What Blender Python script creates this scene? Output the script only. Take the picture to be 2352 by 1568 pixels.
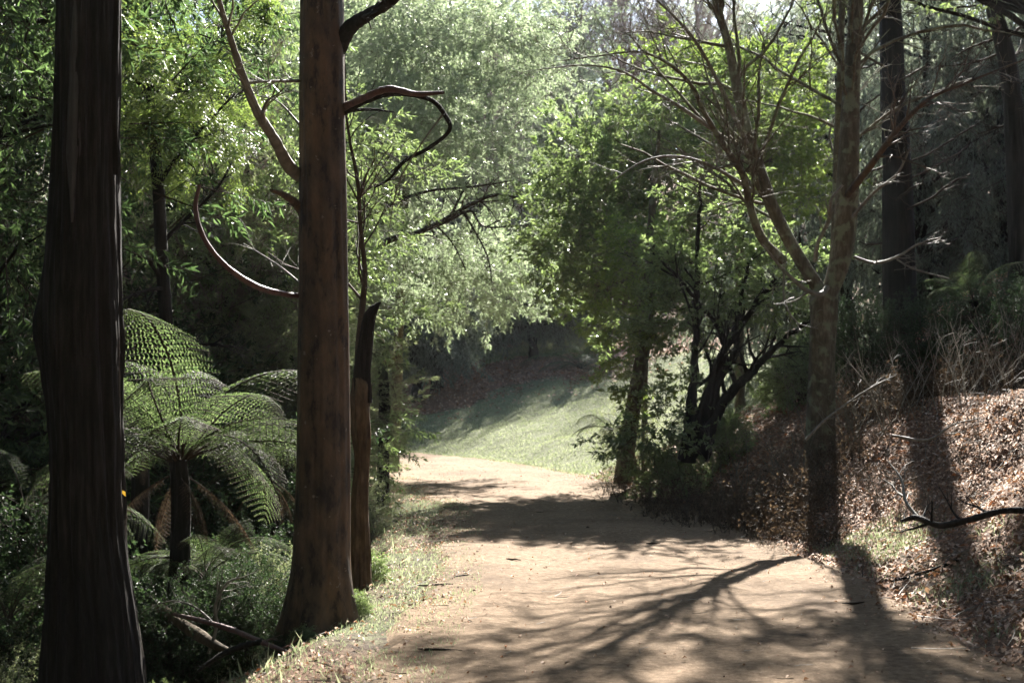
import bpy, math, random
import numpy as np
from mathutils import Vector

random.seed(5)
rng = np.random.default_rng(11)
scene = bpy.context.scene
for o in list(bpy.data.objects):
    bpy.data.objects.remove(o)
COL = scene.collection

# ------------------------------------------------------------------ camera
F = 3266.0            # focal length, in pixels of a 2352 px wide picture
EYE = 1.6
cam_d = bpy.data.cameras.new("camera")
cam = bpy.data.objects.new("camera", cam_d)
COL.objects.link(cam)
cam.location = (0, 0, EYE)
cam.rotation_euler = (math.radians(90), 0, 0)
cam_d.sensor_width = 36
cam_d.lens = 50
cam_d.shift_y = 0.0493
cam_d.clip_start = 0.1
cam_d.clip_end = 2000
cam_d.dof.use_dof = True
cam_d.dof.focus_distance = 11.5
cam_d.dof.aperture_fstop = 3.6
scene.camera = cam
scene.render.resolution_x = 1024
scene.render.resolution_y = 682
scene.cycles.max_bounces = 6
scene.cycles.diffuse_bounces = 3
scene.cycles.transmission_bounces = 4
scene.cycles.volume_bounces = 0
scene.cycles.sample_clamp_indirect = 6

# ------------------------------------------------------------------ sky, sun, exposure
SUN_AZ = math.radians(12.3)
SUN_EL = math.radians(34.5)
world = bpy.data.worlds.new("World")
scene.world = world
world.use_nodes = True
wn = world.node_tree
bg = wn.nodes["Background"]
sky = wn.nodes.new("ShaderNodeTexSky")
sky.sky_type = 'NISHITA'
sky.sun_disc = False
sky.sun_elevation = SUN_EL
sky.sun_rotation = SUN_AZ
sky.air_density = 1.0
sky.dust_density = .6
sky.ozone_density = 1.6
wn.links.new(sky.outputs[0], bg.inputs[0])
bg.inputs[1].default_value = 0.05
sun_d = bpy.data.lights.new("sun", 'SUN')
sun_d.energy = 5.0
sun_d.angle = math.radians(0.55)
sun_d.color = (1.0, 0.95, 0.87)
sun = bpy.data.objects.new("sun", sun_d)
COL.objects.link(sun)
SDIR = Vector((math.cos(SUN_EL) * math.sin(SUN_AZ), math.cos(SUN_EL) * math.cos(SUN_AZ), math.sin(SUN_EL)))
sun.rotation_euler = SDIR.to_track_quat('Z', 'Y').to_euler()
sun.location = (10, 20, 30)
vs = scene.view_settings
vs.view_transform = 'Standard'
vs.look = 'None'
vs.exposure = 2.4
vs.gamma = 1.0
vs.use_curve_mapping = False

# ------------------------------------------------------------------ small maths
def P(X, Y, d):
    return np.array([(X - 1176.0) / F * d, d, EYE + (900.0 - Y) / F * d])

def _hash(ix, iy, iz):
    n = (ix * 374761393 + iy * 668265263 + iz * 2147483647 + 1013904223).astype(np.int64) & 0xffffffff
    n = ((n ^ (n >> 13)) * 1274126177) & 0xffffffff
    n = ((n ^ (n >> 16)) * 2246822519) & 0xffffffff
    return ((n ^ (n >> 15)) & 0xffff) / 65535.0

def vnoise(x, y, z=0.0):
    x, y, z = np.broadcast_arrays(np.asarray(x, float), np.asarray(y, float), np.asarray(z, float))
    ix, iy, iz = np.floor(x).astype(np.int64), np.floor(y).astype(np.int64), np.floor(z).astype(np.int64)
    fx, fy, fz = x - ix, y - iy, z - iz
    fx, fy, fz = fx * fx * (3 - 2 * fx), fy * fy * (3 - 2 * fy), fz * fz * (3 - 2 * fz)
    r = 0
    for a in (0, 1):
        for b in (0, 1):
            for c in (0, 1):
                w = (fx if a else 1 - fx) * (fy if b else 1 - fy) * (fz if c else 1 - fz)
                r = r + w * _hash(ix + a, iy + b, iz + c)
    return r * 2 - 1

def fbm(x, y, z=0.0, o=3):
    r, a, f = 0, 1.0, 1.0
    for i in range(o):
        r = r + a * vnoise(x * f + 17.3 * i, y * f - 9.1 * i, z * f if np.ndim(z) or z else i * 3.7)
        a *= .5; f *= 2.03
    return r

def sstep(a, b, x):
    t = np.clip((x - a) / (b - a), 0, 1)
    return t * t * (3 - 2 * t)

def unit(v):
    return v / np.maximum(np.linalg.norm(v, axis=-1, keepdims=True), 1e-9)

def crom(pts, per=6):
    """smooth curve through control points (columns beyond xyz are carried too)"""
    p = np.array(pts, float)
    p = np.vstack([2 * p[0] - p[1], p, 2 * p[-1] - p[-2]])
    out = []
    for i in range(1, len(p) - 2):
        for t in np.linspace(0, 1, per, endpoint=False):
            a, b, c, d = p[i - 1], p[i], p[i + 1], p[i + 2]
            out.append(.5 * (2 * b + (c - a) * t + (2 * a - 5 * b + 4 * c - d) * t * t + (3 * b - a - 3 * c + d) * t ** 3))
    out.append(p[-2])
    return np.array(out)

# ------------------------------------------------------------------ terrain
CL = np.array([(1.1, -30), (1.1, 0), (1.05, 8), (1.15, 12), (1.05, 16), (.75, 20), (-.1, 25), (-1.3, 30), (-3.6, 35.5), (-7.5, 40), (-13, 43), (-22, 45), (-60, 47)], float)
CLs = crom(CL, 8)
HW = 1.85
def path_s(x, y):
    """signed distance to the path's centre line, + on its right"""
    x = np.asarray(x, float); y = np.asarray(y, float)
    best = np.full(x.shape, 1e9); sg = np.zeros(x.shape)
    for a, b in zip(CLs[:-1], CLs[1:]):
        d = b - a; L2 = d @ d
        t = np.clip(((x - a[0]) * d[0] + (y - a[1]) * d[1]) / L2, 0, 1)
        qx, qy = x - (a[0] + t * d[0]), y - (a[1] + t * d[1])
        dist = np.hypot(qx, qy)
        cr = d[1] * qx - d[0] * qy
        m = dist < best
        best = np.where(m, dist, best); sg = np.where(m, np.where(cr >= 0, 1.0, -1.0), sg)
    return best * sg

def height(x, y):
    s = path_s(x, y)
    k = .72 - .42 * sstep(19, 33, y)
    e = s - HW - .12 * vnoise(x * .7, y * .7)
    r = np.maximum(e, 0)
    hr = k * (np.sqrt(r * r + .12) - .35) * sstep(0, .2, r)
    hr = np.minimum(hr, 9) * 1.0
    nb_ = 1 - sstep(20, 28, y); cap = 2.35 + 7 * (1 - nb_)
    hr = np.where(r > cap, k * (cap - .35) + (r - cap) * (.16 + .02 * nb_) , hr)
    hr = np.minimum(hr, 16 + hr * .05)
    l = np.maximum(-s - HW - .45, 0)
    hl = -2.6 * (1 - np.exp(-l * .23)) + np.maximum(l - 22, 0) * .12
    h = np.where(s > 0, hr, hl)
    rough = np.clip((np.abs(s) - HW) / 1.0, 0.0, 1)
    h = h + rough * (.10 * fbm(x * .6, y * .6) + .035 * vnoise(x * 3, y * 3)) + .012 * fbm(x * .8, y * .8)
    h = h + sstep(70, 160, y) * 9
    return h

def gz(x, y):
    return float(height(np.array([float(x)]), np.array([float(y)]))[0])

# ------------------------------------------------------------------ object helpers
def tag(o, label=None, cat=None, group=None, kind=None):
    if label: o["label"] = label
    if cat: o["category"] = cat
    if group: o["group"] = group
    if kind: o["kind"] = kind
    return o

def make_mesh(name, V, Q, mats, midx=None, smooth=False, T=None):
    me = bpy.data.meshes.new(name)
    V = np.asarray(V, np.float32)
    Q = np.asarray(Q, np.int32).reshape(-1, 4)
    T = np.zeros((0, 3), np.int32) if T is None else np.asarray(T, np.int32).reshape(-1, 3)
    me.vertices.add(len(V)); me.vertices.foreach_set("co", V.ravel())
    nl = Q.size + T.size
    me.loops.add(nl)
    me.loops.foreach_set("vertex_index", np.concatenate([Q.ravel(), T.ravel()]))
    nf = len(Q) + len(T)
    me.polygons.add(nf)
    ls = np.concatenate([np.arange(len(Q)) * 4, Q.size + np.arange(len(T)) * 3]).astype(np.int32)
    me.polygons.foreach_set("loop_start", ls)
    for m in (mats if isinstance(mats, (list, tuple)) else [mats]):
        me.materials.append(m)
    if midx is not None:
        me.polygons.foreach_set("material_index", np.asarray(midx, np.int32))
    if smooth is not False:
        sm = np.ones(nf, bool) if smooth is True else np.asarray(smooth, bool)
        me.polygons.foreach_set("use_smooth", sm)
    me.update(calc_edges=True)
    return me

def link(name, me, parent=None, loc=(0, 0, 0)):
    o = bpy.data.objects.new(name, me)
    COL.objects.link(o)
    if parent: o.parent = parent
    o.location = loc
    return o

def empty(name, loc, label, cat, group=None):
    o = bpy.data.objects.new(name, None)
    COL.objects.link(o)
    o.location = loc
    o.empty_display_size = .3
    return tag(o, label, cat, group)

class Geo:
    def __init__(s): s.V = []; s.Q = []; s.M = []; s.S = []; s.n = 0
    def add(s, V, Q, m=0, smooth=True):
        V = np.asarray(V).reshape(-1, 3); Q = np.asarray(Q).reshape(-1, 4)
        s.V.append(V); s.Q.append(Q + s.n); s.M.append(np.full(len(Q), m)); s.S.append(np.full(len(Q), smooth)); s.n += len(V)
    def mesh(s, name, mats, off=None):
        V = np.vstack(s.V)
        if off is not None: V = V - np.asarray(off)
        return make_mesh(name, V, np.vstack(s.Q), mats, np.concatenate(s.M), np.concatenate(s.S))

def tubes(Pts, R, sides=4):
    """Pts (N,k,3), R (N,k) -> verts, quads"""
    Pts = np.asarray(Pts, float); R = np.asarray(R, float)
    if Pts.ndim == 2: Pts = Pts[None]; R = R[None]
    N, k, _ = Pts.shape
    T = np.gradient(Pts, axis=1)
    T = unit(T)
    ref = np.where(np.abs(T[:, :1, 2:3]) > .8, np.array([1., 0, 0]), np.array([0, 0, 1.]))
    A = unit(np.cross(T[:, :1], ref))
    As = [A[:, 0]]
    for i in range(1, k):
        a = As[-1]
        a = a - T[:, i] * np.sum(a * T[:, i], -1, keepdims=True)
        As.append(unit(a))
    A = np.stack(As, 1); B = np.cross(T, A)
    ang = np.arange(sides) * 2 * math.pi / sides
    ring = A[:, :, None] * np.cos(ang)[None, None, :, None] + B[:, :, None] * np.sin(ang)[None, None, :, None]
    V = Pts[:, :, None] + ring * R[:, :, None, None]
    idx = np.arange(N * k * sides).reshape(N, k, sides)
    a = idx[:, :-1]; b = idx[:, 1:]
    Q = np.stack([a, np.roll(a, -1, 2), np.roll(b, -1, 2), b], -1)
    return V.reshape(-1, 3), Q.reshape(-1, 4)

def sprout(Pts, R, n, lf, ang, up=0.0, rf=.6, k=5, tmin=.25, wig=.25, tmax=1.0, rnd=None, side=None):
    """n child branches per parent"""
    g = rnd or rng
    N, kk, _ = Pts.shape
    pi = np.repeat(np.arange(N), n)
    t = g.uniform(tmin, tmax, len(pi))
    f = t * (kk - 1); i0 = np.minimum(f.astype(int), kk - 2); fr = (f - i0)[:, None]
    p = Pts[pi, i0] * (1 - fr) + Pts[pi, i0 + 1] * fr
    tan = unit(Pts[pi, i0 + 1] - Pts[pi, i0])
    r = R[pi, i0] * (1 - fr[:, 0]) + R[pi, i0 + 1] * fr[:, 0]
    L = np.linalg.norm(np.diff(Pts, axis=1), axis=-1).sum(1)[pi]
    rv = unit(g.normal(size=(len(pi), 3)))
    if side is not None: rv = unit(rv + np.asarray(side) * 1.0)
    perp = unit(rv - tan * np.sum(rv * tan, -1, keepdims=True))
    a = np.radians(g.normal(ang, ang * .22, len(pi)))[:, None]
    d = unit(tan * np.cos(a) + perp * np.sin(a) + np.array([0, 0, up]))
    ln = L * lf * g.uniform(.6, 1.25, len(pi)) * (1.15 - .5 * t)
    pts = [p]
    for j in range(1, k):
        d = unit(d + g.normal(size=d.shape) * wig + np.array([0, 0, up * .35]))
        pts.append(pts[-1] + d * (ln / (k - 1))[:, None])
    rr = (r * rf)[:, None] * np.linspace(1, .25, k)[None]
    return np.stack(pts, 1), rr

def leaf_quads(pos, d, nrm, L, W, fold=.15):
    """folded diamond leaves"""
    side = unit(np.cross(d, nrm)); nn = np.cross(side, d)
    L = np.broadcast_to(np.asarray(L, float), (len(pos),))[:, None]; W = np.broadcast_to(np.asarray(W, float), (len(pos),))[:, None]
    a = pos; t = pos + d * L - nn * L * fold
    l = pos + d * L * .45 + side * W * .5 + nn * W * fold * 2
    r = pos + d * L * .45 - side * W * .5 + nn * W * fold * 2
    V = np.stack([a, r, t, l], 1).reshape(-1, 3)
    return V, np.arange(len(V)).reshape(-1, 4)

# ------------------------------------------------------------------ materials
def N(nt, t, **kw):
    n = nt.nodes.new(t)
    for k, v in kw.items():
        if k in n.inputs: n.inputs[k].default_value = v
        else: setattr(n, k, v)
    return n

def newmat(name):
    m = bpy.data.materials.new(name); m.use_nodes = True
    nt = m.node_tree; nt.nodes.clear()
    out = nt.nodes.new("ShaderNodeOutputMaterial")
    return m, nt, out

def ramp(nt, fac, stops):
    r = nt.nodes.new("ShaderNodeValToRGB")
    el = r.color_ramp.elements
    while len(el) < len(stops): el.new(.5)
    for e, (p, c) in zip(el, stops):
        e.position = p; e.color = (c[0], c[1], c[2], 1)
    nt.links.new(fac, r.inputs[0])
    return r.outputs[0]

def leafmat(name, cols, trans, tf=.42, rough=.42, spec=.45):
    m, nt, out = newmat(name)
    g = nt.nodes.new("ShaderNodeNewGeometry")
    c = ramp(nt, g.outputs["Random Per Island"], [(i / max(1, len(cols) - 1), q) for i, q in enumerate(cols)])
    p = N(nt, "ShaderNodeBsdfPrincipled", Roughness=rough)
    p.inputs["Specular IOR Level"].default_value = spec
    nt.links.new(c, p.inputs["Base Color"])
    t = nt.nodes.new("ShaderNodeBsdfTranslucent")
    h = N(nt, "ShaderNodeMix", data_type='RGBA'); h.blend_type = 'MULTIPLY'; h.inputs[0].default_value = 1
    nt.links.new(c, h.inputs[6]); h.inputs[7].default_value = (trans[0], trans[1], trans[2], 1)
    nt.links.new(h.outputs[2], t.inputs[0])
    mx = nt.nodes.new("ShaderNodeMixShader"); mx.inputs[0].default_value = tf
    nt.links.new(p.outputs[0], mx.inputs[1]); nt.links.new(t.outputs[0], mx.inputs[2])
    nt.links.new(mx.outputs[0], out.inputs[0])
    return m

def barkmat(name, dark, mid, light, sc=(6, 6, 1.2), bump=.5, spots=None, rough=.85, spec=.25, lichen=None, patch=None):
    m, nt, out = newmat(name)
    tc = nt.nodes.new("ShaderNodeTexCoord")
    mp = nt.nodes.new("ShaderNodeMapping"); mp.inputs["Scale"].default_value = sc
    nt.links.new(tc.outputs["Object"], mp.inputs[0])
    n1 = N(nt, "ShaderNodeTexNoise", Scale=3.0, Detail=8.0, Roughness=.65); nt.links.new(mp.outputs[0], n1.inputs["Vector"])
    n2 = N(nt, "ShaderNodeTexNoise", Scale=1.3, Detail=4.0, Roughness=.6); nt.links.new(tc.outputs["Object"], n2.inputs["Vector"])
    ad = N(nt, "ShaderNodeMath", operation='MULTIPLY_ADD'); ad.inputs[1].default_value = .6
    nt.links.new(n1.outputs[0], ad.inputs[0])
    sc2 = N(nt, "ShaderNodeMath", operation='MULTIPLY'); sc2.inputs[1].default_value = .4
    nt.links.new(n2.outputs[0], sc2.inputs[0]); nt.links.new(sc2.outputs[0], ad.inputs[2])
    c = ramp(nt, ad.outputs[0], [(.32, dark), (.5, mid), (.68, light)])
    if patch:
        pn = N(nt, "ShaderNodeTexNoise", Scale=1.6, Detail=5.0, Roughness=.65); mp2 = nt.nodes.new("ShaderNodeMapping"); mp2.inputs["Scale"].default_value = (2, 2, .8)
        nt.links.new(tc.outputs["Object"], mp2.inputs[0]); nt.links.new(mp2.outputs[0], pn.inputs["Vector"])
        pr = N(nt, "ShaderNodeMapRange"); pr.inputs[1].default_value = .5; pr.inputs[2].default_value = .68; pr.inputs[4].default_value = .7; nt.links.new(pn.outputs[0], pr.inputs[0])
        px_ = N(nt, "ShaderNodeMix", data_type='RGBA'); nt.links.new(pr.outputs[0], px_.inputs[0]); nt.links.new(c, px_.inputs[6]); px_.inputs[7].default_value = (*patch, 1); c = px_.outputs[2]
        cr_ = N(nt, "ShaderNodeTexNoise", Scale=9.0, Detail=6.0, Roughness=.7); mp3 = nt.nodes.new("ShaderNodeMapping"); mp3.inputs["Scale"].default_value = (1.5, 1.5, .55)
        nt.links.new(tc.outputs["Object"], mp3.inputs[0]); nt.links.new(mp3.outputs[0], cr_.inputs["Vector"])
        c2 = ramp(nt, cr_.outputs[0], [(.38, (.3, .28, .27)), (.47, (.95, .95, .95)), (.62, (1.2, 1.15, 1.1))])
        py_ = N(nt, "ShaderNodeMix", data_type='RGBA'); py_.blend_type = 'MULTIPLY'; py_.inputs[0].default_value = 1; nt.links.new(c, py_.inputs[6]); nt.links.new(c2, py_.inputs[7]); c = py_.outputs[2]
    if spots or lichen:
        vo = N(nt, "ShaderNodeTexNoise", Scale=(22.0 if spots else 7.0), Detail=3.0); nt.links.new(tc.outputs["Object"], vo.inputs["Vector"])
        th = N(nt, "ShaderNodeMapRange"); th.inputs[1].default_value = .68 if spots else .53; th.inputs[2].default_value = .72 if spots else .62
        nt.links.new(vo.outputs[0], th.inputs[0])
        mx = N(nt, "ShaderNodeMix", data_type='RGBA'); nt.links.new(th.outputs[0], mx.inputs[0])
        nt.links.new(c, mx.inputs[6]); mx.inputs[7].default_value = (*(spots or lichen), 1); c = mx.outputs[2]
    p = N(nt, "ShaderNodeBsdfPrincipled", Roughness=rough); p.inputs["Specular IOR Level"].default_value = spec
    nt.links.new(c, p.inputs["Base Color"])
    b = N(nt, "ShaderNodeBump", Strength=bump, Distance=.02); nt.links.new(n1.outputs[0], b.inputs["Height"])
    nt.links.new(b.outputs[0], p.inputs["Normal"])
    nt.links.new(p.outputs[0], out.inputs[0])
    return m

def groundmat(name):
    m, nt, out = newmat(name)
    tc = nt.nodes.new("ShaderNodeTexCoord")
    at = N(nt, "ShaderNodeVertexColor", layer_name="zone")
    sp = nt.nodes.new("ShaderNodeSeparateColor"); nt.links.new(at.outputs[0], sp.inputs[0])
    def noise(s, d=6.0, r=.6):
        n = N(nt, "ShaderNodeTexNoise", Scale=s, Detail=d, Roughness=r); nt.links.new(tc.outputs["Object"], n.inputs["Vector"]); return n.outputs[0]
    nb, nm, nf = noise(1.1), noise(7.0), noise(45.0, 4.0, .7)
    soil = ramp(nt, nm, [(.3, (.035, .024, .016)), (.55, (.085, .058, .038)), (.75, (.15, .105, .07))])
    grass = ramp(nt, nf, [(.3, (.07, .08, .04)), (.55, (.15, .165, .09)), (.75, (.25, .24, .15))])
    lit = ramp(nt, nf, [(.3, (.05, .03, .02)), (.5, (.16, .095, .06)), (.62, (.27, .17, .115)), (.75, (.38, .28, .21))])
    def soft(fac, nz):   # breaks a zone's edge up with noise
        a = N(nt, "ShaderNodeMath", operation='ADD'); nt.links.new(fac, a.inputs[0]); nt.links.new(nz, a.inputs[1])
        r = N(nt, "ShaderNodeMapRange"); r.inputs[1].default_value = .85; r.inputs[2].default_value = 1.12; nt.links.new(a.outputs[0], r.inputs[0])
        return r.outputs[0]
    c = soil
    for fac, col, nz in ((sp.outputs[1], lit, nm), (sp.outputs[0], grass, nm)):
        mx = N(nt, "ShaderNodeMix", data_type='RGBA'); nt.links.new(soft(fac, nz), mx.inputs[0])
        nt.links.new(c, mx.inputs[6]); nt.links.new(col, mx.inputs[7]); c = mx.outputs[2]
    p = N(nt, "ShaderNodeBsdfPrincipled", Roughness=.95); p.inputs["Specular IOR Level"].default_value = .15
    nt.links.new(c, p.inputs["Base Color"])
    b = N(nt, "ShaderNodeBump", Strength=.9, Distance=.03); nt.links.new(nf, b.inputs["Height"]); nt.links.new(b.outputs[0], p.inputs["Normal"])
    nt.links.new(p.outputs[0], out.inputs[0])
    return m

def pathmat(name):
    m, nt, out = newmat(name)
    tc = nt.nodes.new("ShaderNodeTexCoord")
    def noise(s, d=6.0, r=.6):
        n = N(nt, "ShaderNodeTexNoise", Scale=s, Detail=d, Roughness=r); nt.links.new(tc.outputs["Object"], n.inputs["Vector"]); return n.outputs[0]
    nb, nm, nf, ng = noise(.7), noise(5.0), noise(16.0, 10.0, .82), noise(60.0, 3.0)
    base = ramp(nt, nf, [(.32, (.05, .032, .018)), (.44, (.145, .098, .058)), (.56, (.225, .158, .10)), (.72, (.40, .31, .22))])
    # fine dark debris
    deb = N(nt, "ShaderNodeMapRange"); deb.inputs[1].default_value = .63; deb.inputs[2].default_value = .70; nt.links.new(ng, deb.inputs[0])
    mx = N(nt, "ShaderNodeMix", data_type='RGBA'); nt.links.new(deb.outputs[0], mx.inputs[0]); nt.links.new(base, mx.inputs[6]); mx.inputs[7].default_value = (.10, .06, .035, 1)
    # broad tonal patches, damp brown and paler worn dust
    big = ramp(nt, nb, [(.3, (.62, .58, .54)), (.48, (.95, .93, .9)), (.68, (1.15, 1.13, 1.12))])
    m2 = N(nt, "ShaderNodeMix", data_type='RGBA'); m2.blend_type = 'MULTIPLY'; m2.inputs[0].default_value = 1
    nt.links.new(mx.outputs[2], m2.inputs[6]); nt.links.new(big, m2.inputs[7])
    p = N(nt, "ShaderNodeBsdfPrincipled", Roughness=.95); p.inputs["Specular IOR Level"].default_value = .15
    nt.links.new(m2.outputs[2], p.inputs["Base Color"])
    ad = N(nt, "ShaderNodeMath", operation='ADD'); nt.links.new(nf, ad.inputs[0]); nt.links.new(nm, ad.inputs[1])
    b = N(nt, "ShaderNodeBump", Strength=.8, Distance=.02); nt.links.new(ad.outputs[0], b.inputs["Height"]); nt.links.new(b.outputs[0], p.inputs["Normal"])
    nt.links.new(p.outputs[0], out.inputs[0])
    return m

M = {}
M['ground'] = groundmat("forest_floor")
M['path'] = pathmat("sandy_gravel")
M['bark_dark'] = barkmat("fibrous_dark_bark", (.005, .0042, .0036), (.014, .0115, .0095), (.042, .035, .029), (9, 9, .7), 1.0)
M['bark_brown'] = barkmat("smooth_brown_bark", (.024, .016, .009), (.066, .042, .022), (.12, .08, .045), (4, 4, 1.6), .8, patch=(.13, .073, .032), spots=(.16, .13, .1), rough=.62, spec=.4)
M['bark_red'] = barkmat("red_brown_bark", (.03, .014, .011), (.085, .036, .028), (.16, .08, .062), (8, 8, 2), .6, rough=.5, spec=.5)
M['bark_lichen'] = barkmat("lichened_bark", (.04, .034, .022), (.10, .085, .055), (.22, .195, .14), (7, 7, 2.2), 1.0, lichen=(.17, .18, .11))
M['bark_snag'] = barkmat("gnarled_dead_bark", (.015, .010, .006), (.08, .055, .03), (.19, .14, .085), (6, 6, 1.8), 1.0)
M['twig'] = barkmat("grey_twig", (.07, .06, .044), (.15, .135, .105), (.28, .255, .215), (6, 6, 6), .3, rough=.6)
M['twig_dark'] = barkmat("dark_twig", (.02, .015, .01), (.05, .036, .025), (.09, .07, .05), (6, 6, 6), .3)
M['dry'] = leafmat("dry_bracken", [(.04, .03, .022), (.08, .06, .043), (.14, .11, .08), (.06, .042, .028)], (1.15, 1.0, .8), .3, .7, .2)
M['litter'] = leafmat("fallen_leaf", [(.08, .045, .03), (.26, .16, .105), (.40, .29, .21), (.26, .11, .05), (.50, .40, .32), (.15, .085, .05), (.34, .23, .16)], (1.1, .85, .6), .2, .75, .12)
M['blade'] = leafmat("grass_blade", [(.13, .155, .09), (.19, .21, .13), (.29, .29, .21), (.16, .185, .105)], (1.7, 1.8, 1.5), .42, .7, .12)
M['leaf_light'] = leafmat("light_green_leaf", [(.13, .16, .08), (.17, .195, .11), (.23, .24, .16), (.15, .185, .085)], (2.1, 2.3, 2.3), .56, .3, .7)
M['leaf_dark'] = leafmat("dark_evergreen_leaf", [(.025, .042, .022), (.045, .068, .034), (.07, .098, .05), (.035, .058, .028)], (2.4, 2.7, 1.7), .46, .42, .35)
M['leaf_shade'] = leafmat("shade_darkened_leaf", [(.016, .028, .016), (.028, .044, .024), (.045, .062, .035), (.022, .036, .02)], (2.0, 2.3, 1.5), .35, .5, .25)  # darker copy of the evergreen leaf, understory shade put into its colour
M['leaf_mid'] = leafmat("mid_green_leaf", [(.065, .09, .045), (.095, .125, .062), (.135, .16, .09), (.085, .11, .055)], (2.2, 2.4, 1.5), .5, .28, .7)
M['leaf_bright'] = leafmat("bright_new_leaf", [(.09, .135, .045), (.13, .175, .06), (.16, .19, .08)], (1.9, 2.0, 1.2), .5, .4, .45)
M['leaf_pale'] = leafmat("pale_feathery_leaf", [(.10, .125, .065), (.14, .165, .09), (.19, .20, .12), (.12, .15, .07)], (2.1, 2.15, 1.8), .48, .45, .4)
M['leaf_cypress'] = leafmat("grey_green_cypress_leaf", [(.055, .066, .052), (.10, .115, .09), (.15, .165, .14), (.07, .085, .066)], (2.1, 2.25, 1.8), .46, .34, .6)
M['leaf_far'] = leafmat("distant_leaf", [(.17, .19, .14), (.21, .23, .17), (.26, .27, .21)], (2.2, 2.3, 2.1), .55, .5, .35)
M['frond'] = leafmat("fern_pinna", [(.035, .052, .027), (.06, .08, .042), (.10, .12, .075)], (1.9, 2.1, 1.3), .46, .6, .2)
M['yellow'] = leafmat("yellow_leaf", [(.4, .27, .04), (.4, .25, .04)], (1.3, 1.2, .8), .4, .4, .4)
M['rock'] = barkmat("lichened_stone", (.1, .1, .08), (.22, .22, .18), (.38, .38, .32), (3, 3, 3), .6)

# ------------------------------------------------------------------ ground and path
def axis(segs):
    out = []
    for a, b, st in segs:
        out.append(np.arange(a, b, st))
    return np.concatenate(out)

gx = axis([(-420, -60, 12), (-60, -20, 1.5), (-20, -6, .6), (-6, 8, .17), (8, 24, .5), (24, 60, 1.5), (60, 421, 12)])
gy = axis([(-30, 4, 1.0), (4, 24, .16), (24, 60, .6), (60, 120, 2.0), (120, 901, 15)])
GX, GY = np.meshgrid(gx, gy)
GZ = height(GX.ravel(), GY.ravel())
S_ = path_s(GX.ravel(), GY.ravel())
GZ = np.where(np.abs(S_) < HW + .25, GZ - .03, GZ)
V = np.stack([GX.ravel(), GY.ravel(), GZ], 1)
ny, nx = GX.shape
ii = np.arange(nx * ny).reshape(ny, nx)
Q = np.stack([ii[:-1, :-1], ii[:-1, 1:], ii[1:, 1:], ii[1:, :-1]], -1).reshape(-1, 4)

def zone(x, y, s=None):
    if s is None: s = path_s(x, y)
    n = fbm(x * .5, y * .5) * .35
    lawn = (s > HW - .1) & (y > 25.5) & (y < 43.3 + .0 * x + n * 3) & (x < 12)
    verge = (s < -HW + .45) & (s > -HW - 1.7)
    foot = sstep(.55, .0, np.abs(s - HW - .45 - .2 * n)) * sstep(9.5, 11, y) * sstep(17, 15, y)
    gcover = sstep(48, 50, y) * sstep(62, 58, y) * (s > 0)
    g = np.where(lawn, .75, 0) + np.where(verge, .42 + n, 0) + foot * .5 + gcover * .4 * (fbm(x * .4 + 9, y * .4) > 0)
    l = np.where((s > HW - .4) & ~lawn, .75 + n * .5, 0) + np.where(verge, .35 - n, 0) + np.where(s < -HW - 1.5, .3, 0)
    return np.clip(g, 0, 1), np.clip(l, 0, 1)

zg, zl = zone(V[:, 0], V[:, 1], S_)
me = make_mesh("ground", V, Q, M['ground'], smooth=True)
ca = me.color_attributes.new("zone", 'FLOAT_COLOR', 'POINT')
ca.data.foreach_set("color", np.stack([zg, zl, np.zeros_like(zg), np.ones_like(zg)], 1).astype(np.float32).ravel())
tag(link("ground", me), kind="structure")

# path: a sheet along its centre line with wandering edges
cl = crom(CL[1:], 60)
seg = np.concatenate([[0], np.cumsum(np.hypot(*np.diff(cl, axis=0).T))])
st = np.concatenate([np.arange(0, 42, .1), np.arange(42, seg[-1], .3)])
cx, cy = np.interp(st, seg, cl[:, 0]), np.interp(st, seg, cl[:, 1])
tn = unit(np.stack([np.gradient(cx), np.gradient(cy)], 1)); nr = np.stack([tn[:, 1], -tn[:, 0]], 1)
u = np.linspace(-1, 1, 45)
wr = HW + .18 * fbm(st * .8, 3.3) + .05 * vnoise(st * 5, 1.1); wl = HW + .22 * fbm(st * .6, 8.8) + .06 * vnoise(st * 4, 7.1)
off = np.where(u[None] > 0, u[None] * wr[:, None], u[None] * wl[:, None])
px = cx[:, None] + nr[:, :1] * off; py = cy[:, None] + nr[:, 1:] * off
pz = height(px.ravel(), py.ravel()) + .018 * (1 - (np.abs(np.tile(u, len(st))) > .97) * 3.2)
pz = pz + .010 * fbm(px.ravel() * 1.7, py.ravel() * 1.1) + .007 * fbm(px.ravel() * 5, py.ravel() * 4 + 7)
su_ = np.tile(u, len(st)); pz = pz - .02 * np.exp(-((np.abs(su_) - .45) / .13) ** 2) * (1 + .5 * vnoise(py.ravel() * .7, 2.0))
V = np.stack([px.ravel(), py.ravel(), pz], 1)
ii = np.arange(len(V)).reshape(len(st), len(u))
Q = np.stack([ii[:-1, :-1], ii[:-1, 1:], ii[1:, 1:], ii[1:, :-1]], -1).reshape(-1, 4)
tag(link("path", make_mesh("path", V, Q, M['path'], smooth=True)), kind="structure")

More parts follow.
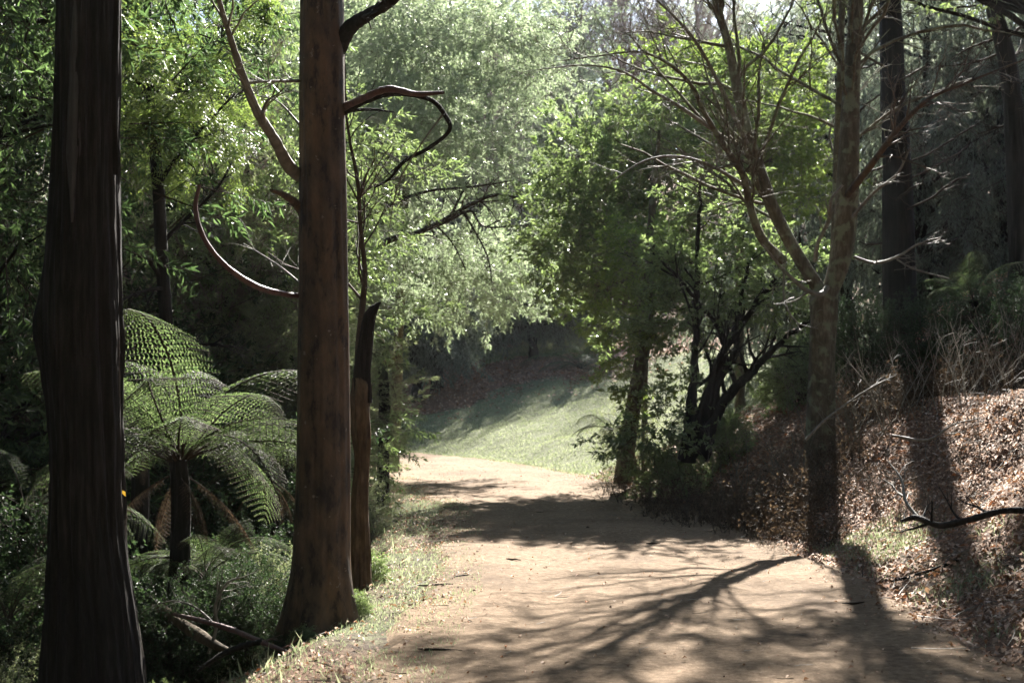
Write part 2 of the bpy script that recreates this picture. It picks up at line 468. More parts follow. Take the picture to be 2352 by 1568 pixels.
# ------------------------------------------------------------------ leaf sprays (prototypes)
def spray(kind, seed):
    g = np.random.default_rng(seed)
    G = Geo()
    L = dict(lance=.5, broad=.42, small=.4, needle=.5, weep=.65, pinnate=.45)[kind]
    droop = dict(lance=-.12, broad=.0, small=.0, needle=-.03, weep=-.9, pinnate=-.08)[kind]
    P0 = np.zeros((1, 4, 3)); d = np.array([[1., 0, 0]])
    for j in range(1, 4):
        d = unit(d + g.normal(size=(1, 3)) * .12 + np.array([0, 0, droop * .35]))
        P0[0, j] = P0[0, j - 1] + d * L / 3
    R0 = np.linspace(.006, .002, 4)[None]
    G.add(*tubes(P0[:, [0, 3]], R0[:, [0, 3]], 3), 0)
    ns = dict(lance=5, broad=5, small=7, needle=7, weep=6, pinnate=5)[kind]
    P1, R1 = sprout(P0, R0, ns, .5, 45, up=droop * .8, rf=.6, k=3, tmin=.12, wig=.12, rnd=g)
    if kind in ('broad', 'pinnate', 'needle'): P1[:, :, 2] *= .55
    G.add(*tubes(P1[:, [0, 2]], R1[:, [0, 2]], 3), 0)
    TW = np.concatenate([P1, P0[:, 1:]], 0)
    nl = dict(lance=8, broad=7, small=7, needle=11, weep=9, pinnate=4)[kind]
    n = len(TW) * nl
    ti = np.repeat(np.arange(len(TW)), nl)
    t = g.uniform(.1 if kind != 'broad' else .45, 1, n); f = t * 2; i0 = np.minimum(f.astype(int), 1); fr = (f - i0)[:, None]
    pos = TW[ti, i0] * (1 - fr) + TW[ti, i0 + 1] * fr
    tan = unit(TW[ti, i0 + 1] - TW[ti, i0])
    rv = unit(g.normal(size=(n, 3)))
    perp = unit(rv - tan * np.sum(rv * tan, -1, keepdims=True))
    if kind == 'lance':
        d = unit(tan * .6 + perp * .8 + np.array([0, 0, -.35])); LL, WW = g.uniform(.06, .1, n), g.uniform(.016, .024, n)
    elif kind == 'broad':
        perp[:, 2] *= .5; d = unit(tan * .55 + perp * .9 + np.array([0, 0, -.1])); LL, WW = g.uniform(.07, .11, n), g.uniform(.026, .038, n)
    elif kind == 'small':
        d = unit(tan * .5 + perp); LL, WW = g.uniform(.03, .05, n), g.uniform(.018, .026, n)
    elif kind == 'needle':
        perp[:, 2] *= .5; d = unit(tan + perp * .8); LL, WW = g.uniform(.05, .08, n), g.uniform(.009, .013, n)
    elif kind == 'weep':
        d = unit(tan + perp * .45 + np.array([0, 0, -.3])); LL, WW = g.uniform(.05, .08, n), g.uniform(.015, .022, n)
    if kind == 'pinnate':
        m = 5
        d = unit(tan * .5 + perp * .8 + np.array([0, 0, -.1])); RL = .17
        side = unit(np.cross(d, np.array([0, 0, 1.]))); k = np.arange(1, m + 1) / m
        PP = pos[:, None] + d[:, None] * (k * RL)[None, :, None] + np.array([0, 0, -.04]) * (k ** 2)[None, :, None]
        PPl = np.concatenate([PP, PP], 1).reshape(-1, 3)
        dd = np.concatenate([unit(side[:, None] + d[:, None] * .5).repeat(m, 1), unit(-side[:, None] + d[:, None] * .5).repeat(m, 1)], 1).reshape(-1, 3)
        V, Q = leaf_quads(PPl, dd, unit(g.normal(size=PPl.shape) * .3 + np.array([0, 0, 1])), .05, .016)
    else:
        nz = dict(lance=.2, broad=.9, small=.5, needle=.8, weep=.1)[kind]
        V, Q = leaf_quads(pos, d, unit(rv * .6 + g.normal(size=rv.shape) * .5 + np.array([0, 0, nz])), LL, WW, .1)
    G.add(V, Q, 1, False)
    return np.vstack(G.V), np.vstack(G.Q), np.concatenate(G.M)

SPR = {k: [spray(k, 100 + 7 * i + hash_k) for i in range(5)] for hash_k, k in enumerate(('lance', 'broad', 'small', 'needle', 'weep', 'pinnate'))}

def place_sprays(pos, d, kind, scale, mats, name, extra=None):
    """one mesh made of many turned copies of the spray prototypes"""
    n = len(pos)
    up = unit(rng.normal(size=(n, 3)) * .35 + np.array([0, 0, 1.]))
    x = unit(d); y = unit(np.cross(up, x)); z = np.cross(x, y)
    B = np.stack([x, y, z], 1)          # rows
    sc = scale * rng.uniform(.75, 1.3, n)
    Vs, Qs, Ms, c = [], [], [], 0
    wh = rng.integers(0, 5, n)
    for i in range(5):
        sel = wh == i
        if not sel.any(): continue
        v, q, m = SPR[kind][i]
        if kind == 'weep':            # strings always hang
            a = rng.uniform(0, 6.28, sel.sum()); ca_, sa_ = np.cos(a), np.sin(a)
            R = np.zeros((sel.sum(), 3, 3)); R[:, 0, 0] = ca_; R[:, 0, 1] = sa_; R[:, 1, 0] = -sa_; R[:, 1, 1] = ca_; R[:, 2, 2] = 1
            VV = np.einsum('vk,nkj->nvj', v, R) * sc[sel][:, None, None] + pos[sel][:, None]
        else:
            VV = np.einsum('vk,nkj->nvj', v, B[sel]) * sc[sel][:, None, None] + pos[sel][:, None]
        k = sel.sum()
        QQ = q[None] + (np.arange(k) * len(v))[:, None, None] + c
        Vs.append(VV.reshape(-1, 3)); Qs.append(QQ.reshape(-1, 4)); Ms.append(np.tile(m, k)); c += k * len(v)
    V = np.vstack(Vs); Q = np.vstack(Qs); Mi = np.concatenate(Ms)
    return make_mesh(name, V, Q, mats, Mi, Mi == 0)

def lobe_points(lobes, n, shell=.45):
    w = np.array([l[3] * l[4] * l[5] for l in lobes]) ** .8; w /= w.sum()
    ix = rng.choice(len(lobes), n, p=w)
    L = np.array([l[:6] for l in lobes])[ix]
    d = unit(rng.normal(size=(n, 3))); r = rng.uniform(shell ** 3, 1, n) ** (1 / 3)
    return L[:, :3] + d * r[:, None] * L[:, 3:6], d

def crown_mesh(name, lobes, clumps, per, clump_r, kind, scale, mats, shell=.45, flat=.6, droop=0.0):
    c, dc = lobe_points(lobes, clumps, shell)
    off = rng.normal(size=(clumps, per, 3)) * clump_r * np.array([1, 1, flat])
    pos = (c[:, None] + off).reshape(-1, 3)
    d = unit(unit(off) * .8 + dc[:, None] * .6 + rng.normal(size=off.shape) * .3 + np.array([0, 0, droop])).reshape(-1, 3)
    return place_sprays(pos, d, kind, scale, mats, name), c

def limbs_to(G, trunkP, trunkR, targets, rmax, sides=5, low=.35, sag=.0):
    """curved limbs from the trunk curve to target points"""
    n = len(targets); k = 7
    zt = trunkP[:, 2]
    want = np.minimum(targets[:, 2] - .35 * np.hypot(*(targets[:, :2] - trunkP[-1, :2]).T) - .3, zt[-1] * .97)
    want = np.maximum(want, zt[0] + (zt[-1] - zt[0]) * low)
    idx = np.clip(np.searchsorted(zt, want), 0, len(zt) - 1)
    a = trunkP[idx]; r0 = np.minimum(trunkR[idx] * .55, rmax)
    t = np.linspace(0, 1, k)[None, :, None]
    mid = (a + targets) / 2 + rng.normal(size=a.shape) * .12 * np.linalg.norm(targets - a, axis=1, keepdims=True) + np.array([0, 0, sag])
    Pp = a[:, None] * (1 - t) ** 2 + 2 * mid[:, None] * t * (1 - t) + targets[:, None] * t * t
    Pp[:, 1:-1] += rng.normal(size=(n, k - 2, 3)) * .03
    R = r0[:, None] * np.linspace(1, .15, k)[None]
    G.add(*tubes(Pp, R, sides), 0)
    return Pp, R

def trunk_curve(pts, per=8):
    """pts: rows (x,y,z,r)"""
    c = crom(pts, per)
    return c[:, :3], np.maximum(c[:, 3], .004)

def build_tree_mesh(name, H, r, lobes, clumps, per, cr, kind, scale, leafm, barkm, lean=(0, 0), limbs=30, shell=.45, flat=.6, droop=0.0, twigm=None, low=.3):
    tp = np.array([(0, 0, -.4, r * 1.35), (0, 0, .3, r * 1.05), (lean[0] * .3 + rng.normal() * .08, lean[1] * .3, H * .33, r * .85),
                   (lean[0] * .65, lean[1] * .65 + rng.normal() * .1, H * .66, r * .55), (lean[0], lean[1], H, r * .12)])
    TP, TR = trunk_curve(tp)
    G = Geo()
    G.add(*tubes(TP, TR * (1 + .06 * rng.normal(size=len(TR))), 9), 0)
    cm, c = crown_mesh(name + "_crown", lobes, clumps, per, cr, kind, scale, [M[twigm or 'twig_dark'], M[leafm]], shell, flat, droop)
    if limbs:
        t = c[rng.choice(len(c), min(limbs, len(c)), replace=False)]
        Pp, R = limbs_to(G, TP, TR, t, r * .5, low=low)
        P2, R2 = sprout(Pp, R, 3, .4, 40, up=.05, rf=.6, k=4)
        G.add(*tubes(P2, R2, 3), 0)
    return G.mesh(name + "_trunk", [M[barkm]]), cm

def place_tree(meshes, x, y, label, name='tree', cat='tree', group=None, rot=0.0, s=1.0, z=None, sz=1.0):
    e = empty(name, (x, y, gz(x, y) if z is None else z), label, cat, group)
    e.rotation_euler = (0, 0, rot); e.scale = (s, s, s * sz)
    link('trunk', meshes[0], e); link('crown', meshes[1], e)
    return e

print("quads so far", sum(len(m.polygons) for m in bpy.data.meshes))
# ================================================================== HERO TRUNKS
def hero_trunk(curve, ridges, amp, nz_, na, seed, flare=None, bulge=None):
    """dense trunk surface; curve rows (x,y,z,r)"""
    c = crom(curve, 12)
    s = np.concatenate([[0], np.cumsum(np.linalg.norm(np.diff(c[:, :3], axis=0), axis=1))])
    ss = np.linspace(0, s[-1], nz_)
    C = np.stack([np.interp(ss, s, c[:, i]) for i in range(4)], 1)
    a = np.linspace(0, 2 * math.pi, na, endpoint=False)
    ca_, sa_ = np.cos(a)[None], np.sin(a)[None]
    zz = C[:, 2:3]
    tw = .12 * zz
    n = fbm((np.cos(a + tw)) * ridges + seed, np.sin(a + tw) * ridges, zz * .55, 4)
    n2 = fbm(np.cos(a + tw) * ridges * 2.7 + seed, np.sin(a + tw) * ridges * 2.7, zz * 1.1 + 5, 2)
    big = fbm(ca_ * 1.1 + seed, sa_ * 1.1, zz * .45, 2)
    r = C[:, 3:4] * (1 + amp * (-np.abs(n)) + amp * .45 * n2 + .05 * big)
    if flare is not None:
        z0, hgt, f, lob = flare
        k = np.exp(-np.maximum(zz - z0, 0) / hgt)
        r = r * (1 + k * f * (1 + .5 * np.cos(a * lob + seed)[None]))
    if bulge is not None:
        for z0, wz, a0, wa, h in bulge:
            da = np.angle(np.exp(1j * (a - a0)))[None]
            r = r + h * np.exp(-((zz - z0) / wz) ** 2 - (da / wa) ** 2)
    V = np.stack([C[:, 0:1] + r * ca_, C[:, 1:2] + r * sa_, zz + 0 * r], -1).reshape(-1, 3)
    ii = np.arange(nz_ * na).reshape(nz_, na)
    Q = np.stack([ii[:-1], np.roll(ii[:-1], -1, 1), np.roll(ii[1:], -1, 1), ii[1:]], -1).reshape(-1, 4)
    return V, Q

def curveP(rows, d):
    """rows (X,Y,width_px[,depth]) -> world (x,y,z,r)"""
    out = []
    for row in rows:
        dd = row[3] if len(row) > 3 else d
        p = P(row[0], row[1], dd)
        out.append((*p, row[2] / F * dd / 2))
    return np.array(out)

def limb(rows, d, sides=8, per=7, jit=0.0):
    """a branch given by picture rows (X,Y,width,depth)"""
    c = crom(curveP(rows, d), per)
    p = c[:, :3]
    if jit: p = p + rng.normal(size=p.shape) * jit
    return p, np.maximum(c[:, 3], .0025)

def child(name, G, mats, root, smooth=None):
    me = G.mesh(name, mats, off=np.array(root.location))
    return link(name, me, root)

# --- big dark furrowed trunk, far left
d = 8.6
base = P(200, 900, d); bz = gz(base[0], base[1])
bigt = empty('tree', (base[0], base[1], bz), "massive dark furrowed tree trunk rising the full height at the far left", 'tree')
rows = np.array([(*P(214, 1900, d)[:2], bz - .3, .36), (*P(214, 1700, d)[:2], .0, .29), (*P(200, 1300, d)[:2], .75, .232),
                 (*P(197, 1000, d)[:2], 1.35, .22), (*P(189, 700, d)[:2], 2.15, .232), (*P(195, 400, d)[:2], 2.95, .205), (*P(202, 0, d)[:2], 4.0, .195),
                 (*P(212, -600, d)[:2], 5.8, .17), (*P(230, -1600, d)[:2], 8.5, .12), (*P(240, -2300, d)[:2], 10.5, .05)])
V, Q = hero_trunk(rows, 4.2, .14, 300, 130, 3.1, flare=(-.9, .45, .25, 5), bulge=[(2.0, .22, 3.25, .5, .045), (1.6, .3, 3.0, .5, .02)])
G = Geo(); G.add(V, Q); child('trunk', G, [M['bark_dark']], bigt)
# peeled pale strip on its face, a slab of bark lifting at the right edge
def bark_strip(zt, zb, ang, wid, rad, seed):
    n = 60; z = np.linspace(zb, zt, n); a = np.linspace(-1, 1, 7)
    cx_ = np.interp(z, rows[:, 2], rows[:, 0]); cy_ = np.interp(z, rows[:, 2], rows[:, 1]); rr = np.interp(z, rows[:, 2], rows[:, 3])
    w = wid * (1 + .35 * fbm(z * 2.3, seed)) * np.minimum(1, (z - zb) / .5 + .12); ac = ang + .06 * fbm(z * 1.5, seed + 4)
    A = ac[:, None] + a[None] * w[:, None]; R = rr[:, None] + rad + .012 * (1 - a[None] ** 2) + .006 * vnoise(A * 25, z[:, None] * 4)
    R = R - (np.abs(a[None]) > .95) * .05
    V = np.stack([cx_[:, None] + R * np.cos(A), cy_[:, None] + R * np.sin(A), z[:, None] + 0 * A], -1).reshape(-1, 3)
    ii = np.arange(n * 7).reshape(n, 7)
    return V, np.stack([ii[:-1, :-1], ii[:-1, 1:], ii[1:, 1:], ii[1:, :-1]], -1).reshape(-1, 4)
M['pale_strip'] = barkmat("peeled_pale_bark", (.02, .017, .015), (.05, .044, .04), (.10, .09, .082), (10, 10, .8), .7)
G = Geo(); G.add(*bark_strip(4.6, 2.6, -1.66, .24, -.004, 1.0)); o = child('bark_strip', G, [M['pale_strip']], bigt); o['label'] = "pale peeled strip of bark"
G = Geo(); G.add(*bark_strip(4.6, 2.9, -.35, .13, .012, 5.0)); child('bark_strip', G, [M['bark_dark']], bigt)
# one yellow leaf caught on its right edge
p = P(281, 1125, d - .12)
V, Q = leaf_quads(p[None], np.array([[.5, -.2, -.8]]), np.array([[.3, -1., .5]]), .045, .022)
tag(link('leaf', make_mesh('leaf', V - p, Q, M['yellow']), None, p), "small yellow leaf caught on the right edge of the massive left trunk", 'leaf')

# --- smooth brown trunk, centre left
d = 10.2
base = P(742, 900, d); bz = gz(base[0], base[1])
mid = empty('tree', (base[0], base[1], bz), "straight smooth brown trunk with curving bare branches beside the path", 'tree')
rows2 = np.array([(*P(736, 0, d)[:2], bz - .5, .245), (*P(736, 0, d)[:2], .02, .235), (*P(739, 0, d)[:2], .4, .208), (*P(744, 0, d)[:2], 1.1, .196),
                  (*P(745, 0, d)[:2], 1.9, .188), (*P(744, 0, d)[:2], 2.7, .180), (*P(742, 0, d)[:2], 3.6, .172), (*P(739, 0, d)[:2], 4.5, .158),
                  (*P(735, 0, d)[:2], 6.5, .13), (*P(735, 0, d)[:2], 9.5, .07)])
V, Q = hero_trunk(rows2, 1.9, .075, 300, 100, 8.4, flare=(-.1, .2, .28, 5))
G = Geo(); G.add(V, Q); child('trunk', G, [M['bark_brown']], mid)
def mbranch(rowl, mat='bark_brown', tw=0, name='branch', lf=.25, sides=9, d=d, root=mid):
    G = Geo(); p, r = limb(rowl, d, sides); r = r * (1 + .05 * rng.normal(size=len(r)))
    G.add(*tubes(p, r, sides))
    if tw:
        a, b = sprout(p[None], r[None], tw, lf, 42, up=.0, rf=.5, k=6, wig=.16); G.add(*tubes(a, b, 4))
        a2, b2 = sprout(a, b, 4, .45, 38, rf=.6, k=5, wig=.16); G.add(*tubes(a2, b2, 3))
    return child(name, G, [M[mat]], root)
o = mbranch([(712, 678, 17, 10.28), (664, 677, 13, 10.12), (590, 658, 15, 9.8), (520, 612, 13, 9.6), (470, 550, 12, 9.5), (449, 480, 11, 9.5), (458, 424, 8, 9.5)], 'bark_red')
o['label'] = "bare reddish branch curving down and up again like a hook"
mbranch([(712, 415, 34, 10.28), (668, 388, 30, 10.14), (630, 320, 25, 9.9), (590, 255, 22, 9.8), (560, 180, 19, 9.7), (530, 90, 15, 9.6), (500, -10, 11, 9.5), (470, -120, 8, 9.4)], 'twig', 9, lf=.35)
mbranch([(705, 500, 26, 10.28), (682, 470, 22, 10.15), (650, 447, 14, 9.9), (622, 437, 7, 9.8)], 'bark_brown')
mbranch([(775, 110, 44, 10.2), (806, 62, 34, 10.1), (850, 32, 29, 10.0), (900, 0, 26, 9.9), (980, -80, 20, 9.8)], 'bark_dark', 4)
o = mbranch([(772, 256, 24, 10.28), (830, 228, 17, 10.0), (890, 205, 16, 9.9), (955, 216, 13, 9.8), (1020, 213, 7, 9.7)], 'bark_red')
o['label'] = "red brown branch reaching right over the path"
mbranch([(776, 268, 11, 10.28), (840, 235, 10, 10.0), (905, 216, 11, 9.95), (985, 228, 11, 9.8), (1020, 262, 11, 9.8), (1032, 300, 10, 9.8), (985, 340, 9, 9.9), (930, 370, 8, 9.9), (895, 410, 6, 10.0), (860, 432, 4, 10.1)], 'bark_dark', 4, lf=.22)
mbranch([(775, 256, 10, 10.28), (850, 252, 7, 10.0), (905, 258, 3, 9.9)], 'bark_dark')
mbranch([(1018, 262, 5, 9.8), (975, 320, 4, 9.8), (925, 400, 4, 9.85), (903, 470, 3, 9.9), (895, 520, 2, 9.9)], 'twig', 3, lf=.3)
mbranch([(712, 186, 10, 10.28), (640, 187, 7, 9.9), (565, 190, 5, 9.7)], 'twig', 8, lf=.35)
mbranch([(700, 660, 6, 10.2), (640, 610, 4, 10.6), (560, 560, 3, 11)], 'twig', 7, lf=.45)
mbranch([(700, 300, 7, 10.3), (640, 235, 4, 10.6), (590, 220, 3, 11)], 'twig', 7, lf=.45)

# --- gnarled dead snag right behind it
d = 11.6
b0 = P(828, 0, d); bz = gz(b0[0], b0[1])
snag = empty('dead_tree', (b0[0], b0[1], bz), "gnarled dead tree with a broken dark top close behind the smooth brown trunk", 'dead tree')
V, Q = hero_trunk(curveP([(830, 1400, 60), (829, 1280, 50), (826, 1150, 42), (831, 1060, 36), (829, 1000, 46), (824, 930, 52), (828, 885, 48), (822, 868, 32)], d), 2.0, .42, 200, 60, 5.5)
G = Geo(); G.add(V, Q); child('trunk', G, [M['bark_snag']], snag)
V, Q = hero_trunk(curveP([(834, 925, 44), (830, 860, 40), (838, 800, 36), (846, 740, 34), (858, 708, 24), (872, 694, 8)], d), 2.0, .5, 120, 40, 2.5)
G = Geo(); G.add(V, Q); o = child('broken_top', G, [M['bark_dark']], snag)
G = Geo(); p, r = limb([(822, 900, 16), (822, 800, 13), (833, 700, 15), (838, 620, 12), (828, 520, 10), (822, 420, 9), (805, 330, 7), (795, 250, 5), (790, 100, 4)], d); G.add(*tubes(p, r, 7))
a, b = sprout(p[None], r[None], 22, .28, 55, up=.15, rf=.5, k=6, wig=.2); G.add(*tubes(a, b, 4))
a2, b2 = sprout(a, b, 6, .5, 40, rf=.6, k=5, wig=.2); G.add(*tubes(a2, b2, 3))
child('stem', G, [M['twig_dark']], snag)

# --- the forked bare tree on the right bank
d = 18.2
FK = 18.2 / 17.2
b0 = P(1888, 0, d); bz = gz(b0[0], b0[1])
fork = empty('tree', (b0[0], b0[1], bz), "bare lichened tree forking low into two limbs on the leafy right bank", 'tree')
V, Q = hero_trunk(curveP([(1878, 1180, 84), (1882, 1080, 76), (1886, 950, 66), (1888, 820, 61), (1892, 740, 62), (1893, 690, 66), (1897, 660, 60)], d), 1.6, .07, 180, 60, 4.5)
G = Geo(); G.add(V, Q); child('trunk', G, [M['bark_lichen']], fork)
def fbranch(rowl, mat='bark_lichen', n1=10, l1=.3, n2=6, n3=0, sides=9, name='limb', ang=45, up=.05, hero=False, tmin=.15, rf1=.42, r1=None):
    rowl = [(q[0], q[1], q[2] * (.86 if hero else .9), (q[3] * FK if len(q) > 3 else d)) for q in rowl]
    G = Geo(); p, r = limb(rowl, d, sides)
    if hero:
        V, Q = hero_trunk(curveP(rowl, d), 1.8, .07, 160, 40, rng.uniform(0, 9)); G.add(V, Q)
    else:
        G.add(*tubes(p, r * (1 + .04 * rng.normal(size=len(r))), sides))
    if n1:
        a, b = sprout(p[None], r[None], n1, l1, ang, up=up, rf=rf1, k=8, wig=.14, tmin=tmin)
        b = np.minimum(b, .022); G.add(*tubes(a, b, 4))
        if n2:
            a2, b2 = sprout(a, b, n2, .42, 42, up=up, rf=.55, k=6, wig=.17, tmin=.15); G.add(*tubes(a2, np.maximum(b2, .0028), 3))
            if n3:
                a3, b3 = sprout(a2, b2, n3, .45, 40, up=up, rf=.6, k=4, wig=.2, tmin=.2); G.add(*tubes(a3, np.maximum(b3, .0024), 3))
    child(name, G, [M[mat]], fork)
    return p, r
fbranch([(1900, 690, 46), (1930, 600, 58), (1942, 500, 62), (1948, 400, 60), (1952, 280, 52), (1958, 150, 44), (1968, 0, 36), (1985, -200, 28), (2010, -500, 16), (2020, -800, 6)], hero=True, n1=28, l1=.3, n2=7, n3=5, tmin=.3)
fbranch([(1902, 680, 26, 17.3), (1916, 600, 26, 17.4), (1920, 480, 22, 17.5), (1925, 300, 20, 17.6), (1932, 100, 17, 17.7), (1930, -100, 14, 17.7), (1900, -400, 9, 17.7)], n1=14, l1=.3, n2=5, n3=2, tmin=.3)
fbranch([(1885, 668, 44), (1848, 612, 42), (1808, 545, 40), (1772, 470, 38), (1742, 385, 36), (1715, 300, 32), (1695, 210, 28), (1672, 100, 24), (1640, -10, 20), (1600, -200, 14), (1560, -450, 7)], hero=True, n1=26, l1=.32, n2=7, n3=5, tmin=.25)
fbranch([(1800, 600, 24, 17.1), (1750, 548, 22, 16.9), (1722, 470, 20, 16.7), (1705, 400, 18, 16.5), (1660, 330, 16, 16.3), (1618, 260, 13, 16), (1590, 200, 11, 15.8), (1540, 150, 9, 15.6), (1470, 120, 6, 15.3), (1380, 128, 4, 15), (1290, 140, 3, 14.7)], 'bark_lichen', n1=20, l1=.28, n2=6, n3=3, up=.0)
fbranch([(1640, 300, 11, 16.2), (1560, 245, 10, 16), (1500, 210, 8, 15.8), (1430, 165, 6, 15.5), (1340, 150, 4, 15.2), (1240, 160, 3, 15)], 'twig', n1=16, l1=.3, n2=6, n3=2, up=-.02)
fbranch([(1730, 440, 12, 16.9), (1640, 385, 9, 16.5), (1560, 360, 7, 16.2), (1480, 370, 5, 16), (1400, 420, 3, 15.8)], 'twig', n1=14, l1=.3, n2=5, n3=2, up=-.02)
fbranch([(1715, 330, 14, 17), (1650, 190, 11, 16.6), (1600, 100, 9, 16.3), (1540, 30, 7, 16), (1470, -30, 4, 15.7)], 'twig', n1=16, l1=.32, n2=6, n3=2)
fbranch([(1945, 450, 20, 17.1), (2000, 380, 17, 16.8), (2060, 300, 14, 16.5), (2130, 230, 11, 16.2), (2220, 190, 8, 15.9), (2320, 150, 5, 15.6), (2400, 120, 3, 15.4)], 'bark_brown', n1=20, l1=.3, n2=6, n3=2)
fbranch([(1955, 500, 10, 17.1), (2010, 440, 8, 16.9), (2060, 400, 7, 16.7), (2090, 340, 4, 16.6)], 'twig', n1=10, l1=.35, n2=4)
fbranch([(1960, 590, 9, 17), (2010, 604, 8, 16.8), (2060, 590, 7, 16.6), (2110, 560, 5, 16.5), (2160, 545, 3, 16.4)], 'twig', n1=7, l1=.35, n2=4)
fbranch([(2060, 596, 5, 16.6), (2100, 618, 4, 16.5), (2180, 640, 3, 16.4)], 'twig', n1=4, l1=.4, n2=2)
fbranch([(1872, 600, 11, 17.2), (1878, 560, 10, 17.1), (1905, 500, 10, 17), (1908, 460, 8, 16.9), (1935, 425, 7, 16.9)], 'twig', n1=5, l1=.4, n2=3)
fbranch([(1900, 660, 15, 17), (1885, 675, 14, 16.9), (1850, 665, 11, 16.8), (1810, 630, 9, 16.7), (1790, 610, 7, 16.7), (1750, 560, 4, 16.6)], 'twig', n1=10, l1=.4, n2=4)
fbranch([(1800, 620, 6, 16.8), (1802, 690, 5, 16.7), (1830, 740, 4, 16.6), (1880, 755, 2, 16.6)], 'twig', n1=5, l1=.4, n2=3)
# twigs spread from both limbs over the path, above the frame
for q in range(5):
    X0 = [1960, 1965, 1970, 1655, 1640, 1610, 1930, 1990, 1580][q]; Y0 = [-60, -200, -330, -60, -170, -260, -200, -420, -380][q]
    a = [1.0, -.9, .6, -1.0, .5, -.8, -.7, .8, -.5][q]
    L = rng.uniform(420, 700)
    fbranch([(X0, Y0, 17, 17.2), (X0 + a * L * .35, Y0 - L * .22, 12, 16.9), (X0 + a * L * .7, Y0 - L * .35, 8, 16.3), (X0 + a * L, Y0 - L * .4, 4, 15.7)], 'twig', n1=14, l1=.4, n2=6, n3=3)

print("heroes", sum(len(m.polygons) for m in bpy.data.meshes))
# ================================================================== OTHER TREES
# slender dark tree, left
d = 15.0
sl = P(385, 0, d); bz = gz(sl[0], sl[1])
slender = empty('tree', (sl[0], sl[1], bz), "slender dark trunked tree with light feathery leaves right of the massive left trunk", 'tree')
G = Geo()
p, r = limb([(395, 1450, 40), (392, 1100, 34), (388, 880, 32), (383, 750, 31), (372, 600, 30), (365, 450, 28), (352, 300, 25), (343, 150, 20), (340, -50, 15), (340, -500, 8)], d, per=8); G.add(*tubes(p, r, 10))
for rw in ([(372, 640, 14), (340, 600, 10, 14.8), (270, 560, 6, 14.5)], [(380, 660, 12), (330, 668, 8, 14.7), (275, 690, 5, 14.4)],
           [(362, 430, 14), (400, 370, 10, 14.7), (460, 300, 7, 14.4), (540, 215, 5, 14.2)], [(368, 560, 13), (430, 500, 9, 15.2), (500, 430, 6, 15.5), (540, 360, 4, 15.6)],
           [(350, 280, 12), (400, 220, 8, 14.6), (450, 180, 5, 14.3)], [(345, 220, 12), (300, 170, 8, 14.8), (270, 120, 5, 14.6)], [(388, 850, 14), (430, 800, 10), (480, 790, 7), (560, 800, 4)],
           [(352, 330, 12), (400, 290, 8, 15.4), (500, 250, 5, 15.9), (580, 190, 3, 16.2)]):
    a, b = limb(rw, d); G.add(*tubes(a, b, 6))
    a2, b2 = sprout(a[None], b[None], 12, .4, 45, rf=.5, k=6, wig=.18); G.add(*tubes(a2, b2, 4))
    a3, b3 = sprout(a2, b2, 5, .45, 40, rf=.6, k=4); G.add(*tubes(a3, b3, 3))
child('trunk', G, [M['bark_dark']], slender)
lob = [(*P(345, 190, 14.8), .55, .7, .32), (*P(300, 120, 14.8), .6, .7, .3), (*P(440, 215, 14.6), .45, .6, .2), (*P(350, 320, 15), .5, .6, .3), (*P(420, 60, 15), .6, .7, .3), (*P(470, 300, 15.4), .5, .6, .3)]
cm, _ = crown_mesh('slender_crown', lob, 24, 6, .16, 'pinnate', .85, [M['twig_dark'], M['leaf_bright']], shell=.1, flat=.35)
cm.transform(__import__('mathutils').Matrix.Translation(-Vector(slender.location)))
link('crown', cm, slender)

# dark canopy trees of the gully on the left: three builds, then copies
def lobes_tree(H, spread, n, zlo=.35):
    out = []
    for i in range(n):
        z = H * rng.uniform(zlo, .95); w = spread * (1.15 - .75 * abs(z / H - .55))
        a = rng.uniform(0, 6.28); q = rng.uniform(.15, .75) * w
        out.append((q * math.cos(a), q * math.sin(a), z, w * rng.uniform(.4, .6), w * rng.uniform(.4, .6), H * rng.uniform(.07, .12)))
    return out
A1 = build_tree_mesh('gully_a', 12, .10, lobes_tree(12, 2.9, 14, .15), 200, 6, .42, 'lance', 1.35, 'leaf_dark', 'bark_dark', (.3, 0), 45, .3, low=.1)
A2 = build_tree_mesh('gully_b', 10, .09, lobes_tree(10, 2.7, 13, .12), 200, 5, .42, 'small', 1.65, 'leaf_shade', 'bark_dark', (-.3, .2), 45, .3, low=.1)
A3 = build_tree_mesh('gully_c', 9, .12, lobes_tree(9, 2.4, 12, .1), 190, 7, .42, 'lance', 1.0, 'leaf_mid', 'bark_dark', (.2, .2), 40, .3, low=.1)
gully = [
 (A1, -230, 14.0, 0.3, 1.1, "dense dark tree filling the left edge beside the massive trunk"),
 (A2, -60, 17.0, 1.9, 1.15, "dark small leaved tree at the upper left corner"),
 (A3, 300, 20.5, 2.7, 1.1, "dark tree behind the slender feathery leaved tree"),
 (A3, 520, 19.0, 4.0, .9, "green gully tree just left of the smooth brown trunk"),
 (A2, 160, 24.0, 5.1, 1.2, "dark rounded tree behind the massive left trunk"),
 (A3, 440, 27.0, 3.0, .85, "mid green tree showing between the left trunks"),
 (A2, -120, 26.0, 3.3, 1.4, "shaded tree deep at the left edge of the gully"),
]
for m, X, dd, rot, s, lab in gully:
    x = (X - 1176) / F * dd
    place_tree(m, x, dd, lab, group="trees of the shady left gully", rot=rot, s=s)

